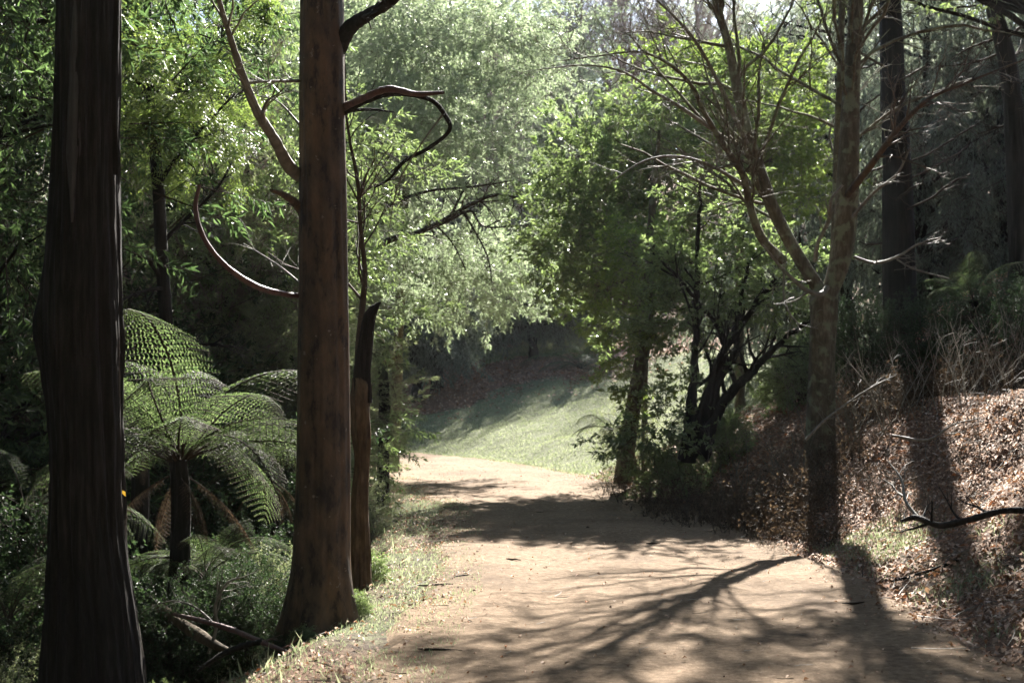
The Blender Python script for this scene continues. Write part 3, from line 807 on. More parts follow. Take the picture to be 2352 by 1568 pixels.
# bright fine-leaved trees over the bend
L1 = build_tree_mesh('bright_a', 11, .13, lobes_tree(11, 3.0, 15, .36), 210, 5, .40, 'lance', 1.6, 'leaf_light', 'bark_lichen', (.5, 0), 50, .25, twigm='twig', low=.12)
L2 = build_tree_mesh('bright_b', 12, .15, lobes_tree(12, 3.4, 16, .34), 175, 5, .46, 'small', 2.5, 'leaf_light', 'bark_lichen', (-.4, 0), 50, .25, twigm='twig', low=.12)
bright = [
 (L1, 905, 29.0, .4, .92, "light green fine leaved tree just right of the smooth brown trunk"),
 (L2, 700, 37.0, 2.4, 1.05, "pale green tree glowing behind the smooth brown trunk"),
 (L1, 1010, 62.0, 2.0, 1.25, "bright fine leaved tree above the bend of the path"),
 (L2, 1190, 74.0, 3.9, 1.35, "tall sunlit tree above the dark conifers at the bend"),
 (L2, 840, 66.0, .9, 1.5, "tall hazy green tree far behind the left bend"),
 (L1, 1300, 68.0, 5.2, 1.1, "hazy light green tree left of the dense glossy evergreen"),
 (L1, 620, 58.0, 3.1, 1.2, "pale tree far beyond the gully on the left"),
 (L2, 300, 60.0, 4.4, .9, "far sunlit tree glimpsed between the two left trunks"),
]
for m, X, dd, rot, s, lab in bright:
    x = (X - 1176) / F * dd
    place_tree(m, x, dd, lab, group="light green trees around the bend", rot=rot, s=s)

# low bough of bright leaves with dark bare arms hanging over the bend
d = 26.0
b0 = P(800, 0, d); bz = gz(b0[0], b0[1])
arm = empty('tree', (b0[0], b0[1], bz), "leafy tree with long dark arms reaching right over the bend of the path", 'tree')
G = Geo()
p, r = limb([(790, 1120, 60), (800, 950, 50), (806, 800, 44), (815, 650, 38), (800, 500, 32), (790, 300, 24), (780, 0, 14)], d); G.add(*tubes(p, r, 9))
child('trunk', G, [M['bark_dark']], arm)
for rw in ([(815, 640, 22), (880, 560, 17), (960, 535, 14), (1030, 500, 12), (1080, 470, 10), (1140, 448, 8), (1200, 460, 5), (1260, 500, 3)],
           [(940, 540, 10), (1020, 512, 8), (1080, 485, 6), (1110, 520, 5), (1180, 520, 4), (1240, 515, 3)],
           [(810, 520, 14), (900, 470, 10), (980, 440, 7), (1080, 430, 5), (1180, 415, 3)],
           [(1060, 480, 6), (1090, 530, 5), (1120, 590, 4), (1130, 650, 3)], [(1000, 515, 6), (1040, 560, 4), (1070, 620, 3)]):
    G = Geo(); a, b = limb(rw, d); G.add(*tubes(a, b, 6))
    a2, b2 = sprout(a[None], b[None], 16, .22, 50, up=-.05, rf=.5, k=6, wig=.2); G.add(*tubes(a2, b2, 4))
    a3, b3 = sprout(a2, b2, 5, .45, 40, up=-.05, rf=.6, k=4); G.add(*tubes(a3, b3, 3))
    child('branch', G, [M['twig_dark']], arm)
lob = [(*P(X, Y, dd), rx, ry, rz) for X, Y, dd, rx, ry, rz in (
    (930, 120, 27, 1.3, 1.2, .9), (1060, 90, 28, 1.3, 1.3, .8), (1000, 260, 27, 1.3, 1.2, .7), (1150, 60, 29, .9, 1.2, .7), (900, 340, 26, .8, 1, .7),
    (1060, 380, 27, .9, 1.2, .6), (1010, 620, 28, 1.2, 1, .5), (1120, 600, 29, 1.0, 1, .5), (1200, 560, 30, .8, 1, .5), (1130, 300, 29, .6, .9, .6), (930, 560, 27, .8, 1, .6), (1200, 160, 30, .8, 1, .6), (1180, 660, 30, .7, .8, .28), (1040, 680, 28, .8, .8, .25))]
cm, c = crown_mesh('arm_crown', lob, 270, 7, .34, 'lance', .95, [M['twig'], M['leaf_light']], shell=.05, flat=.6)
cm.transform(__import__('mathutils').Matrix.Translation(-Vector(arm.location)))
link('crown', cm, arm)

# pale feathery conifer behind the snag
def shrub_mesh(name, lobes, clumps, per, cr, kind, scale, leafm, stems=18, twigm='twig', flat=.7, droop=0.0, shell=.1):
    cm, c = crown_mesh(name + '_f', lobes, clumps, per, cr, kind, scale, [M[twigm], M[leafm]], shell, flat, droop)
    G = Geo(); t = c[rng.choice(len(c), min(stems, len(c)), replace=False)]
    k = 6; tt = np.linspace(0, 1, k)[None, :, None]; a = rng.normal(size=(len(t), 3)) * .08; a[:, 2] = -.15
    mid_ = t * np.array([.25, .25, .6]) + rng.normal(size=t.shape) * .06
    Pp = a[:, None] * (1 - tt) ** 2 + 2 * mid_[:, None] * tt * (1 - tt) + t[:, None] * tt * tt
    R = np.linspace(.022, .004, k)[None] * rng.uniform(.6, 1.3, (len(t), 1)); G.add(*tubes(Pp, R, 5))
    a2, b2 = sprout(Pp, R, 4, .35, 40, up=.1, rf=.6, k=4); G.add(*tubes(a2, b2, 3))
    return G.mesh(name + '_s', [M[twigm]]), cm

def place_shrub(meshes, X, dd, label, name='shrub', cat='shrub', group=None, rot=0., s=1., sz=1., parts=('stems', 'foliage'), x=None):
    x = (X - 1176) / F * dd if x is None else x
    e = empty(name, (x, dd, gz(x, dd)), label, cat, group); e.rotation_euler = (0, 0, rot); e.scale = (s, s, s * sz)
    link(parts[0], meshes[0], e); link(parts[1], meshes[1], e); return e

S1 = shrub_mesh('feather', [(0, 0, 1.3, .38, .38, .5), (.1, 0, 2.2, .36, .36, .7), (-.1, .1, 3.2, .3, .3, .6), (.15, 0, 4.1, .22, .22, .5), (-.3, 0, 1.5, .3, .3, .4), (.5, -.1, 1.95, .4, .3, .16), (.35, .1, 2.6, .35, .3, .14)], 100, 8, .22, 'needle', .95, 'leaf_pale', 26)
place_shrub(S1, 765, 21.0, "pale feathery conifer spilling out behind the gnarled dead tree", 'conifer', 'conifer', rot=.5, s=.85, parts=('trunk', 'crown'))
place_shrub(S1, 700, 23.0, "tall pale feathery conifer behind the smooth brown trunk", 'conifer', 'conifer', rot=2.5, s=1.3, parts=('trunk', 'crown'))
place_shrub(S1, 640, 18.0, "feathery conifer left of the smooth brown trunk", 'conifer', 'conifer', rot=4.0, s=1.1, parts=('trunk', 'crown'))

# dark conifers in a row at the bend
C1 = build_tree_mesh('darkcon', 7.5, .24, [(0, 0, 3.4, 2.1, 2.1, .9), (0, 0, 4.6, 1.8, 1.8, 1), (0, 0, 6, 1.2, 1.2, 1.1), (1.1, .3, 2.0, 1.2, 1.2, .5), (-1.1, -.2, 1.9, 1.3, 1.2, .5), (.2, -.9, 2.4, 1.1, 1, .4)], 130, 7, .38, 'weep', 1.5, 'leaf_cypress', 'bark_dark', (0, 0), 40, .4, low=.25)
row = [(958, 44.5, .2, .75, 1.0, "dark conifer with the thickest trunk at the left end of the row by the bend"), (1004, 46.0, 1.3, .85, .95, "dark conifer second from the left in the row by the bend"),
       (1095, 54.0, 2.2, .95, 1., "dark conifer behind the green ground cover above the bend"), (1226, 47.5, 3.1, .68, .9, "dark conifer with a thin leaning trunk on the litter slope"),
       (1285, 50.0, 4.0, .7, .95, "dark conifer with a stout trunk upslope of the thin one"), (1395, 48.0, 5.0, .62, 1., "dark conifer at the right end of the row, top of the grass slope"),
       (1160, 60.0, .7, 1.1, 1., "dark conifer at the back of the row above the bend"), (1040, 62.0, 3.7, 1.1, 1., "far dark conifer on the hillside beyond the bend")]
for X, dd, rot, s, sz, lab in row:
    place_tree(C1, (X - 1176) / F * dd, dd, lab, 'conifer', 'conifer', "dark conifers in a row at the bend", rot=rot, s=s, sz=sz)

# dense glossy evergreen right of the path
E1l = [(*(P(X, Y, dd) - np.array([P(1480, 0, 25)[0], 25, 0])), rx, ry, rz) for X, Y, dd, rx, ry, rz in (
    (1400, 420, 25, 1.0, 1, .8), (1480, 330, 25, 1.0, 1, .7), (1380, 560, 25, 1.1, 1, .7), (1480, 500, 26, 1.3, 1.2, .9), (1320, 600, 25, .6, .9, .4), (1400, 670, 25, .7, .8, .35), (1560, 400, 26, .7, .7, .5),
    (1540, 570, 26, .45, .5, .3), (1320, 480, 25, .6, .8, .5), (1520, 240, 26, .8, .8, .5), (1640, 300, 26, .5, .5, .3), (1640, 200, 27, .5, .5, .4))]
gzE = gz(P(1480, 0, 25)[0], 25)
E1l = [(a, b, c - gzE, e, f * .5, g) for a, b, c, e, f, g in E1l]
E1 = build_tree_mesh('glossy', 6.2, .055, E1l, 145, 6, .30, 'broad', 1.15, 'leaf_mid', 'bark_lichen', (.2, .3), 70, .1, twigm='twig', low=.15)
place_tree(E1, P(1480, 0, 25)[0], 25, "dense glossy leaved evergreen tree leaning over the right edge of the path")
N1 = build_tree_mesh('newleaf', 7.5, .10, [(*(P(X, Y, 28) - np.array([P(1700, 0, 28)[0], 28, 1.2])), rx, rx, rz) for X, Y, rx, rz in ((1600, 140, .6, .5), (1650, 250, .9, .6), (1760, 200, .7, .5), (1800, 330, .8, .6), (1580, 280, .8, .5), (1450, 340, .5, .3), (1850, 420, .6, .4))], 90, 7, .28, 'broad', 1.2, 'leaf_bright', 'bark_lichen', (0, 0), 30, .1, twigm='twig')
place_tree(N1, P(1700, 0, 28)[0], 28, "tree with bright new green leaves behind the forked bare tree", z=1.2)

# multi-stemmed dark shrub between evergreen and forked tree
d = 20.5
b0 = P(1620, 0, d); bz = gz(b0[0], b0[1])
ms = empty('shrub', (b0[0], b0[1], bz), "many stemmed dark shrub with glossy leaves left of the forked bare tree", 'shrub')
for rw in ([(1580, 1060, 44), (1588, 960, 32), (1592, 880, 20), (1598, 780, 16), (1600, 680, 14), (1604, 560, 10), (1612, 400, 6)],
           [(1610, 1050, 40), (1640, 960, 30), (1680, 900, 24), (1730, 850, 20), (1790, 790, 14), (1850, 740, 8)],
           [(1600, 1050, 34), (1625, 950, 24), (1640, 860, 20), (1665, 800, 17), (1735, 700, 12), (1780, 640, 7)],
           [(1605, 1040, 28), (1610, 930, 17), (1660, 840, 14), (1650, 760, 11), (1560, 640, 8), (1500, 580, 5)],
           [(1640, 960, 20), (1650, 880, 16), (1690, 800, 13), (1700, 700, 9), (1720, 600, 6)]):
    G = Geo(); a, b = limb(rw, d, jit=.012); G.add(*tubes(a, b, 8))
    a2, b2 = sprout(a[None], b[None], 12, .3, 45, up=.1, rf=.5, k=6, wig=.2, tmin=.3); G.add(*tubes(a2, b2, 4))
    a3, b3 = sprout(a2, b2, 5, .45, 40, rf=.6, k=4); G.add(*tubes(a3, b3, 3))
    child('stem', G, [M['bark_dark']], ms)
lob = [(*P(X, Y, dd), rx, ry, rz) for X, Y, dd, rx, ry, rz in ((1545, 900, 20.5, .35, .4, .2), (1520, 980, 20, .4, .5, .2), (1690, 900, 20.5, .3, .4, .18), (1700, 690, 20.5, .6, .6, .3), (1620, 620, 21, .6, .6, .4), (1780, 640, 21, .5, .6, .4), (1550, 740, 21, .35, .5, .25), (1640, 480, 21, .6, .6, .3))]
cm, _ = crown_mesh('ms_crown', lob, 60, 6, .2, 'broad', .9, [M['twig_dark'], M['leaf_mid']], shell=.1)
cm.transform(__import__('mathutils').Matrix.Translation(-Vector(ms.location)))
link('foliage', cm, ms)

# leaning grey trunk at the foot of the evergreen
d = 22.5
b0 = P(1450, 0, d); bz = gz(b0[0], b0[1])
lean = empty('tree', (b0[0], b0[1], bz), "mottled grey trunk leaning right at the path edge under the evergreen", 'tree')
V, Q = hero_trunk(curveP([(1430, 1110, 44), (1440, 1030, 40), (1452, 950, 36), (1466, 870, 33), (1478, 800, 31), (1488, 730, 30), (1492, 600, 24), (1500, 450, 16), (1515, 300, 8)], d), 2.0, .12, 130, 40, 1.5)
G = Geo(); G.add(V, Q); child('trunk', G, [M['bark_lichen']], lean)
lob = [(*P(X, Y, 22.6), r_, r_, .35) for X, Y, r_ in ((1430, 740, .5), (1520, 700, .5), (1540, 800, .45), (1440, 860, .3), (1500, 590, .6))]
cm, _ = crown_mesh('lean_crown', lob, 30, 7, .2, 'broad', .9, [M['twig'], M['leaf_bright']], shell=.1)
cm.transform(__import__('mathutils').Matrix.Translation(-Vector(lean.location)))
link('crown', cm, lean)

# weeping cypresses on the right
def weeper(name, H, w, clumps):
    lobes = [(rng.normal() * .3, rng.normal() * .3, H * z, w * (1.12 - .75 * z), w * (1.12 - .75 * z), H * .07) for z in np.linspace(.1, .97, 13)]
    return build_tree_mesh(name, H, .2, lobes, clumps, 6, .38, 'weep', 1.6, 'leaf_cypress', 'bark_dark', (0, 0), 55, .5, .9, low=.1)
W1 = weeper('cyp_a', 9.5, 2.5, 185)
W2 = W1
wp = [(W1, 2130, 28.5, .4, .8, "grey green weeping conifer with a dark trunk right of the forked bare tree"), (W2, 2300, 28.5, 1.9, .9, "grey green weeping conifer at the right edge of the picture"),
      (W1, 1930, 34.0, 2.9, 1.1, "weeping conifer directly behind the forked bare tree"), (W2, 2440, 30.0, 4.0, 1.05, "tall weeping conifer just inside the right edge, behind the nearer one"),
     ]
for m, X, dd, rot, s, lab in wp:
    place_tree(m, (X - 1176) / F * dd, dd, lab, 'conifer', 'conifer', "weeping conifers above the right bank", rot=rot, s=s)
# dark bare trunks among them
for rw, dd, lab in (([(2072, 1050, 90), (2070, 800, 82), (2065, 600, 76), (2060, 400, 66), (2050, 200, 56), (2045, 0, 50), (2040, -300, 30)], 23.0, "thick dark trunk standing between the forked tree and the right edge"),
                    ([(2350, 900, 60), (2340, 500, 52), (2330, 300, 48), (2315, 150, 44), (2280, 0, 36), (2260, -200, 22)], 21.0, "dark leaning trunk at the upper right corner")):
    p0 = P(rw[0][0], 0, dd); e = empty('tree', (p0[0], p0[1], gz(p0[0], p0[1])), lab, 'tree')
    V, Q = hero_trunk(curveP(rw, dd), 2.6, .14, 140, 48, rng.uniform(0, 9)); G = Geo(); G.add(V, Q)
    child('trunk', G, [M['bark_dark']], e)
    G = Geo(); a, b = limb([(r[0], r[1], r[2], dd) for r in rw], dd)
    a2, b2 = sprout(a[None], b[None], 14, .2, 75, up=-.05, rf=.2, k=7, wig=.14, tmin=.35); b2 = np.minimum(b2, .02)
    a3, b3 = sprout(a2, b2, 7, .4, 50, up=-.1, rf=.5, k=5)
    for q in range(len(a2)):
        G = Geo(); G.add(*tubes(a2[q:q + 1], b2[q:q + 1], 5)); G.add(*tubes(a3[q * 7:q * 7 + 7], b3[q * 7:q * 7 + 7], 3))
        child('branch', G, [M['twig_dark']], e)

# canopy that shades the foreground (stands to the right, mostly above the frame)
O1l = [(a_, b_, c_ + .7, e_, f_, g_) for a_, b_, c_, e_, f_, g_ in [(-2.4, 0, 5.2, 1.4, 1.2, .5), (-4.0, .4, 5.4, 1.5, 1.2, .5), (-.8, 0, 5.4, 1.3, 1.4, .6), (-4.6, 1.4, 6.3, 1.2, 1.1, .4), (-2.8, 1.6, 6.4, 1.4, 1.3, .5), (-4.9, .2, 5.7, .6, .6, .2), (-.6, 2, 6.6, 1.4, 1.4, .6), (1.2, .4, 5.6, 1.2, 1.2, .6), (.4, -1.4, 5.0, 1.2, 1.0, .5)]]
O1 = build_tree_mesh('overhang', 8, .12, O1l, 120, 5, .3, 'broad', 1.0, 'leaf_mid', 'bark_dark', (-.6, .3), 40, .05, low=.4)
place_tree(O1, 7.9, 19.8, "broad leaved tree beyond the right edge whose boughs shade the foreground path")

# twiggy bare trees, pinkish grey, behind
def bare_mesh(name, H, r, barkm='twig'):
    TP, TR = trunk_curve([(0, 0, -.3, r), (0.05, 0, H * .3, r * .8), (-.05, .1, H * .65, r * .5), (.1, 0, H, r * .15)])
    G = Geo(); G.add(*tubes(TP, TR, 7)); T = Geo()
    a, b = sprout(TP[None], TR[None], 34, .42, 42, up=.12, rf=.5, k=8, wig=.12, tmin=.2); G.add(*tubes(a, b, 5))
    a2, b2 = sprout(a, b, 9, .42, 38, up=.08, rf=.55, k=6, wig=.14, tmin=.2); T.add(*tubes(a2, np.maximum(b2, .007), 3))
    a3, b3 = sprout(a2, b2, 7, .45, 38, up=.06, rf=.6, k=4, wig=.16, tmin=.15); T.add(*tubes(a3, np.maximum(b3, .005), 3))
    a4, b4 = sprout(a3[::3], b3[::3], 4, .5, 38, up=.05, rf=.6, k=3, wig=.16, tmin=.15); T.add(*tubes(a4, np.maximum(b4, .004), 3))
    return G.mesh(name + '_t', [M[barkm]]), T.mesh(name + '_c', [M[barkm]])
M['twig_pink'] = barkmat("pinkish_grey_twig", (.12, .085, .07), (.22, .17, .145), (.32, .26, .23), (6, 6, 6), .2)
B1 = bare_mesh('bare_a', 9, .11, 'twig_pink')
for X, dd, rot, s, lab in ((1440, 84, .3, 2.2, "leafless twiggy tree against the sky above the evergreen"), (1340, 78, 1.7, 2.0, "leafless twiggy tree left of the sky gap"), (1600, 76, 3.0, 2.0, "leafless twiggy tree behind the bright leaved one"),
                        (925, 50, 4.2, .9, "leafless twiggy tree right of the smooth brown trunk"), (1110, 55, 5.1, 1.2, "leafless grey tree among the light green crowns above the bend"), (1430, 92, 2.3, 1.9, "far leafless tree under the patch of sky"), (500, 18, 5.5, .6, "small leafless tree left of the smooth brown trunk")):
    x = (X - 1176) / F * dd
    e = empty('tree', (x, dd, gz(x, dd)), lab, 'tree', "leafless trees"); e.rotation_euler = (0, 0, rot); e.scale = (s,) * 3
    link('trunk', B1[0], e); link('crown', B1[1], e)

# unseen trees added around the viewer to cut the sky's fill light
for i, (x, y) in enumerate([(-9, 2), (-12, 9), (-7, -4), (-2, -9), (4, -10), (9, -5), (13, 1), (-14, 17), (-17, 3), (16, 9), (0, -16), (10, -13), (-10, -12), (-18, 26), (-24, 14), (15, -8), (18, 22), (20, 15)]):
    place_tree((A1, A2, A3)[i % 3], x, y, "unseen dark leafy tree added outside the picture to block sky light", group="unseen trees added to block sky light", rot=i * 1.3, s=1.9)
HI = build_tree_mesh('high', 14, .16, [(rng.normal() * 2.2, rng.normal() * 2.2, z, 2.2, 2.2, .9) for z in np.linspace(7.5, 13.5, 11)], 120, 4, .5, 'small', 3.2, 'leaf_dark', 'bark_dark', (0, 0), 30, .2, low=.5)  # crowns kept overhead and out of view, added to block sky light
for i, (x, y) in enumerate([(-5, 0), (5.5, 1), (0, -5), (-7, 5.5), (-3, -9), (8, 6), (7, -6), (-10, -2), (3.5, -1.5)]):
    place_tree(HI, x, y, "unseen tall bare stemmed tree added outside the picture to block sky light", group="unseen trees added to block sky light", rot=i * 2.1, s=1.0)

# far wood closing the view
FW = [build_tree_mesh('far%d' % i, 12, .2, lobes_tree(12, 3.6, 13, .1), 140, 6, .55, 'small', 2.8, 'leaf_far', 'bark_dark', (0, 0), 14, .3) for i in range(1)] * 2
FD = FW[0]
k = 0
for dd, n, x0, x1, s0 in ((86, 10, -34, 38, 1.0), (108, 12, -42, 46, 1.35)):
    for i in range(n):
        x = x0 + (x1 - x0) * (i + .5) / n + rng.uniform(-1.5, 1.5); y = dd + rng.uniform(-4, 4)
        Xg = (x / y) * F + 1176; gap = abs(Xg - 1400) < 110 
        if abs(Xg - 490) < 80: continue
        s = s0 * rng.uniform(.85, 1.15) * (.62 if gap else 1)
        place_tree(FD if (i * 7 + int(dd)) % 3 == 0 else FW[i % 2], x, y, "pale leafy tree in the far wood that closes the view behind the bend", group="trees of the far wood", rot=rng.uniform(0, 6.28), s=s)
print("trees", sum(len(m.polygons) for m in bpy.data.meshes))

# ================================================================== FERNS
def frond_mesh(name, L, arch, seed, m='frond', droop=.0):
    g = np.random.default_rng(seed)
    k = 26; t = np.linspace(0, 1, k)
    th = math.radians(62) - t * math.radians(arch)          # rises then bows over
    st_ = L / (k - 1)
    x = np.concatenate([[0], np.cumsum(np.cos(th[:-1])) * st_]); z = np.concatenate([[0], np.cumsum(np.sin(th[:-1])) * st_])
    Pm = np.stack([x, .03 * np.sin(t * 3 + seed), z], 1)
    G = Geo(); G.add(*tubes(Pm, np.linspace(.011, .002, k), 4), 0)
    n = 22
    tp = np.linspace(.2, .985, n)
    pos = np.stack([np.interp(tp, t, Pm[:, i]) for i in range(3)], 1)
    tan = unit(np.stack([np.interp(tp, t, np.gradient(Pm[:, i])) for i in range(3)], 1))
    nrm = unit(np.cross(tan, np.array([0, 1., 0]))) * -1
    nrm = np.where(nrm[:, 2:3] < 0, -nrm, nrm)
    plen = L * .25 * np.sin(np.clip((tp - .1) / .9, 0, 1) * math.pi) ** .65 * (1.15 - .45 * tp) * g.uniform(.8, 1.12, n) + .015
    for sd in (-1, 1):
        dirp = unit(np.array([0, sd, 0.]) + tan * .42 - nrm * .12)
        m_ = 13; q = (np.arange(m_) + .4) / m_
        pp = pos[:, None] + dirp[:, None] * (plen[:, None] * q)[:, :, None] - np.array([0, 0, .3]) * (plen[:, None] * q ** 2)[:, :, None]
        for s2 in (-1, 1):
            dl = unit(tan * s2 + dirp * .45)
            D = unit(np.repeat(dl[:, None], m_, 1).reshape(-1, 3) + g.normal(size=(len(pos) * m_, 3)) * .12)
            LL = (plen[:, None] * .105 * (1.15 - q)[None] + .006).ravel()
            V, Q = leaf_quads(pp.reshape(-1, 3), D, unit(np.repeat(nrm[:, None], m_, 1).reshape(-1, 3) + g.normal(size=D.shape) * .4), LL, np.maximum(LL * .34, .005), .06)
            G.add(V, Q, 1, False)
        R = np.stack([pos, pos + dirp * plen[:, None] - np.array([0, 0, .3]) * plen[:, None]], 1)
        G.add(*tubes(R, np.full((n, 2), .0022), 3), 0)
    return G.mesh(name, [M['twig_dark'], M[m]])
FR = [frond_mesh('frond_a', 1.5, 95, 1), frond_mesh('frond_b', 1.35, 115, 2), frond_mesh('frond_c', 1.2, 80, 3)]

def fern(X, Y, dd, label, n, s=1.0, trunk=True, name='tree_fern', cat='tree fern', rot=0., pitch=0., spread=6.283, zabs=None):
    p = P(X, Y, dd); g0 = gz(p[0], p[1]); e = empty(name, (p[0], p[1], g0), label, cat)
    top = max(p[2] - g0, .05)
    if trunk:
        V, Q = hero_trunk(np.array([(0, 0, -.3, .13), (0, 0, top * .4, .09), (.02, 0, top * .8, .085), (0, 0, top + .05, .07)]), 3, .35, 70, 30, rng.uniform(0, 9))
        link('trunk', make_mesh('fern_trunk', V, Q, M['bark_dark'], smooth=True), e)
    for i in range(n):
        f = link('frond', FR[i % 3], e, (0, 0, top))
        f.rotation_euler = (rng.normal() * .3, rng.uniform(-.5, .6) + pitch, rot + spread * i / n + rng.normal() * .12)
        q = s * rng.uniform(.8, 1.12); f.scale = (q, q, q)
    if trunk:
        for i in range(4):       # dead fronds hanging against the trunk
            f = link('dead_frond', DEADF, e, (0, 0, top - .05)); f.rotation_euler = (rng.normal() * .1, rng.uniform(1.35, 1.75), 1.6 * i + rng.normal() * .4)
            q = s * rng.uniform(.5, .75); f.scale = (q, q * .45, q)
    return e
DEADF = frond_mesh('dead_frond', 1.2, 40, 4, 'dry')
fern(410, 1070, 11.0, "tree fern with sunlit arching fronds between the two left trunks", 24, 1.12, pitch=-.02)
fern(318, 985, 13.0, "taller tree fern with pale green fronds half hidden by the massive left trunk", 12, .85, rot=.4)
fern(470, 1330, 11.2, "low shaded fern under the sunlit tree fern", 12, .62, trunk=False, name='fern', cat='fern')
fern(620, 1090, 14.5, "tree fern with drooping fronds tucked left of the smooth brown trunk", 12, .8)
fern(20, 1430, 9.6, "dim fern at the lower left corner", 9, .6, trunk=False, name='fern', cat='fern')
fern(880, 850, 21.0, "small tree fern peeping out right of the dead tree", 9, .6)
fern(1405, 990, 23.5, "bright fern at the foot of the leaning grey trunk", 10, .62, trunk=False, name='fern', cat='fern')
fern(1335, 850, 44.0, "tree fern on the litter slope beneath the dark conifers", 12, 1.5)
fern(2235, 700, 20.0, "fern fronds catching sun in front of the right hand weeping conifer", 8, .7)
fern(60, 1180, 11.5, "shaded tree fern left of the massive trunk", 10, .8)

# ================================================================== SHRUBS AND UNDERGROWTH
SH = [shrub_mesh('ug_a', [(0, 0, .6, .65, .65, .5), (.3, .1, 1.0, .5, .5, .4), (-.3, 0, .9, .5, .5, .4)], 60, 8, .2, 'small', .9, 'leaf_shade', 14, 'twig_dark'),
      shrub_mesh('ug_b', [(0, 0, .5, .6, .6, .45), (.2, .1, .9, .45, .45, .35), (-.35, 0, .6, .45, .45, .35)], 55, 8, .2, 'broad', .8, 'leaf_mid', 14, 'twig_dark'),
      shrub_mesh('ug_c', [(0, 0, .7, .4, .4, .6), (.1, 0, 1.2, .3, .3, .4)], 34, 7, .16, 'small', .75, 'leaf_pale', 12, 'twig')]
und = [(SH[0], 440, 10.4, .5, "dark bush in front of the sunlit tree fern's trunk"), (SH[0], 340, 10.2, .5, "dark bush between the massive trunk and the sunlit tree fern"), (SH[1], 812, 10.25, .13, "tiny green sprig at the right foot of the smooth brown trunk"), (SH[1], 700, 9.75, .12, "tiny leafy sprig in front of the smooth brown trunk's foot"), (SH[0], 648, 9.9, .14, "tiny dark sprig at the left foot of the smooth brown trunk"), (SH[1], 836, 11.9, .2, "small weed by the foot of the dead tree"), (SH[1], 345, 8.9, .22, "small green weed at the right foot of the massive left trunk"), (SH[0], 560, 10.6, .45, "low dark undergrowth bush behind the fallen branches"), (SH[0], 500, 12.2, .6, "dark bush at the foot of the sunlit tree fern"), (SH[0], 60, 12.0, 1.0, "dark shrub at the far left edge below the dense tree"), (SH[0], -40, 10.5, 1.1, "dark shrub in the lower left corner"), (SH[2], 10, 9.3, .55, "pale grey leaved bush at the lower left edge"),
       (SH[0], 530, 14.0, .7, "green leafy shrub below the sunlit tree fern"), (SH[2], 625, 11.3, .42, "thin pale sapling just left of the smooth brown trunk's base"), (SH[0], 300, 14.5, 1.3, "dark shrub behind the massive left trunk"),
       (SH[0], 450, 16.0, 1.6, "large dark shrub behind the tree fern"), (SH[0], 560, 13.0, .45, "small dark shrub beneath the drooping tree fern"), (SH[0], 530, 17.5, 1.0, "tall green shrub behind the drooping tree fern"),
       (SH[0], 650, 15.5, .7, "dark shrub hidden behind the smooth brown trunk"), (SH[1], 170, 16.0, 1.6, "green shrub left of the massive trunk, further back"), (SH[2], 60, 10.8, .8, "pale leaved bush with sunlit tips left of the massive trunk"),
       (SH[0], 735, 19.0, .8, "dark shrub behind the dead tree"), (SH[2], 850, 17.5, .45, "pale shrub just right of the dead tree's broken top"), (SH[1], 690, 31, 1.1, "green shrub at the left side of the bend"), (SH[0], 800, 40, 1.3, "dark shrub under the dark conifers beside the bend"),
       (SH[1], 1545, 21.0, .6, "glossy green shrub left of the many stemmed one"), (SH[1], 1660, 22.5, .6, "glossy shrub behind the many stemmed one"), 
       (SH[0], 1980, 21.0, .8, "dark shrub right of the forked tree's foot"), (SH[0], 2120, 20.5, .8, "dark shrub at the top of the leafy bank"), (SH[0], 2280, 20.0, .8, "dark shrub at the right end of the bank top"), (SH[1], 1840, 24.0, .8, "green shrub behind the forked tree"),
       (SH[0], 2420, 18.5, .8, "dark shrub cut by the right edge above the bank"), (SH[2], 1450, 25.0, .8, "pale shrub beside the leaning grey trunk"), (SH[0], 1060, 51.5, 1.2, "low dark bush on the green ground cover"), (SH[0], 1140, 50, 1.0, "round dark bush right of the green ground cover")]
for m, X, dd, s, lab in und:
    place_shrub(m, X, dd, lab, rot=rng.uniform(0, 6.28), s=s)

# dry brown bracken and bare twig scrub
def scrub_mesh(name, n, h, spread, mat, leafy=True):
    G = Geo(); k = 6
    a = np.zeros((n, k, 3)); a[:, 0, :2] = rng.normal(size=(n, 2)) * spread; a[:, 0, 2] = -.1
    d_ = unit(np.concatenate([rng.normal(size=(n, 2)) * .38, np.ones((n, 1))], 1)); L = rng.uniform(.5, 1.2, n) * h
    for j in range(1, k):
        d_ = unit(d_ + rng.normal(size=(n, 3)) * .12); a[:, j] = a[:, j - 1] + d_ * (L / (k - 1))[:, None]
    R = np.linspace(.006, .0022, k)[None] * rng.uniform(.7, 1.4, (n, 1)); G.add(*tubes(a, R, 3), 0)
    a2, b2 = sprout(a, R, 5, .35, 40, up=.1, rf=.7, k=4, wig=.2); G.add(*tubes(a2, np.maximum(b2, .0018), 3), 0)
    G2 = Geo()
    if leafy:
        ti = np.repeat(np.arange(len(a2)), 2); i0 = rng.integers(0, 4, len(ti)); pos = a2[ti, i0]
        dd_ = unit(rng.normal(size=pos.shape) + np.array([0, 0, -.3])); V, Q = leaf_quads(pos, dd_, unit(rng.normal(size=pos.shape)), rng.uniform(.03, .07, len(pos)), rng.uniform(.012, .03, len(pos)), .3)
        G2.add(V, Q, 0, False)
        return G.mesh(name + 's', [M[mat]]), G2.mesh(name + 'l', [M['dry']])
    return G.mesh(name + 's', [M[mat]]), None
DR = [scrub_mesh('dry_a', 55, .65, .28, 'dry'), scrub_mesh('dry_b', 45, .5, .32, 'dry')]
TW = scrub_mesh('twigs', 15, 1.1, .35, 'twig', False)
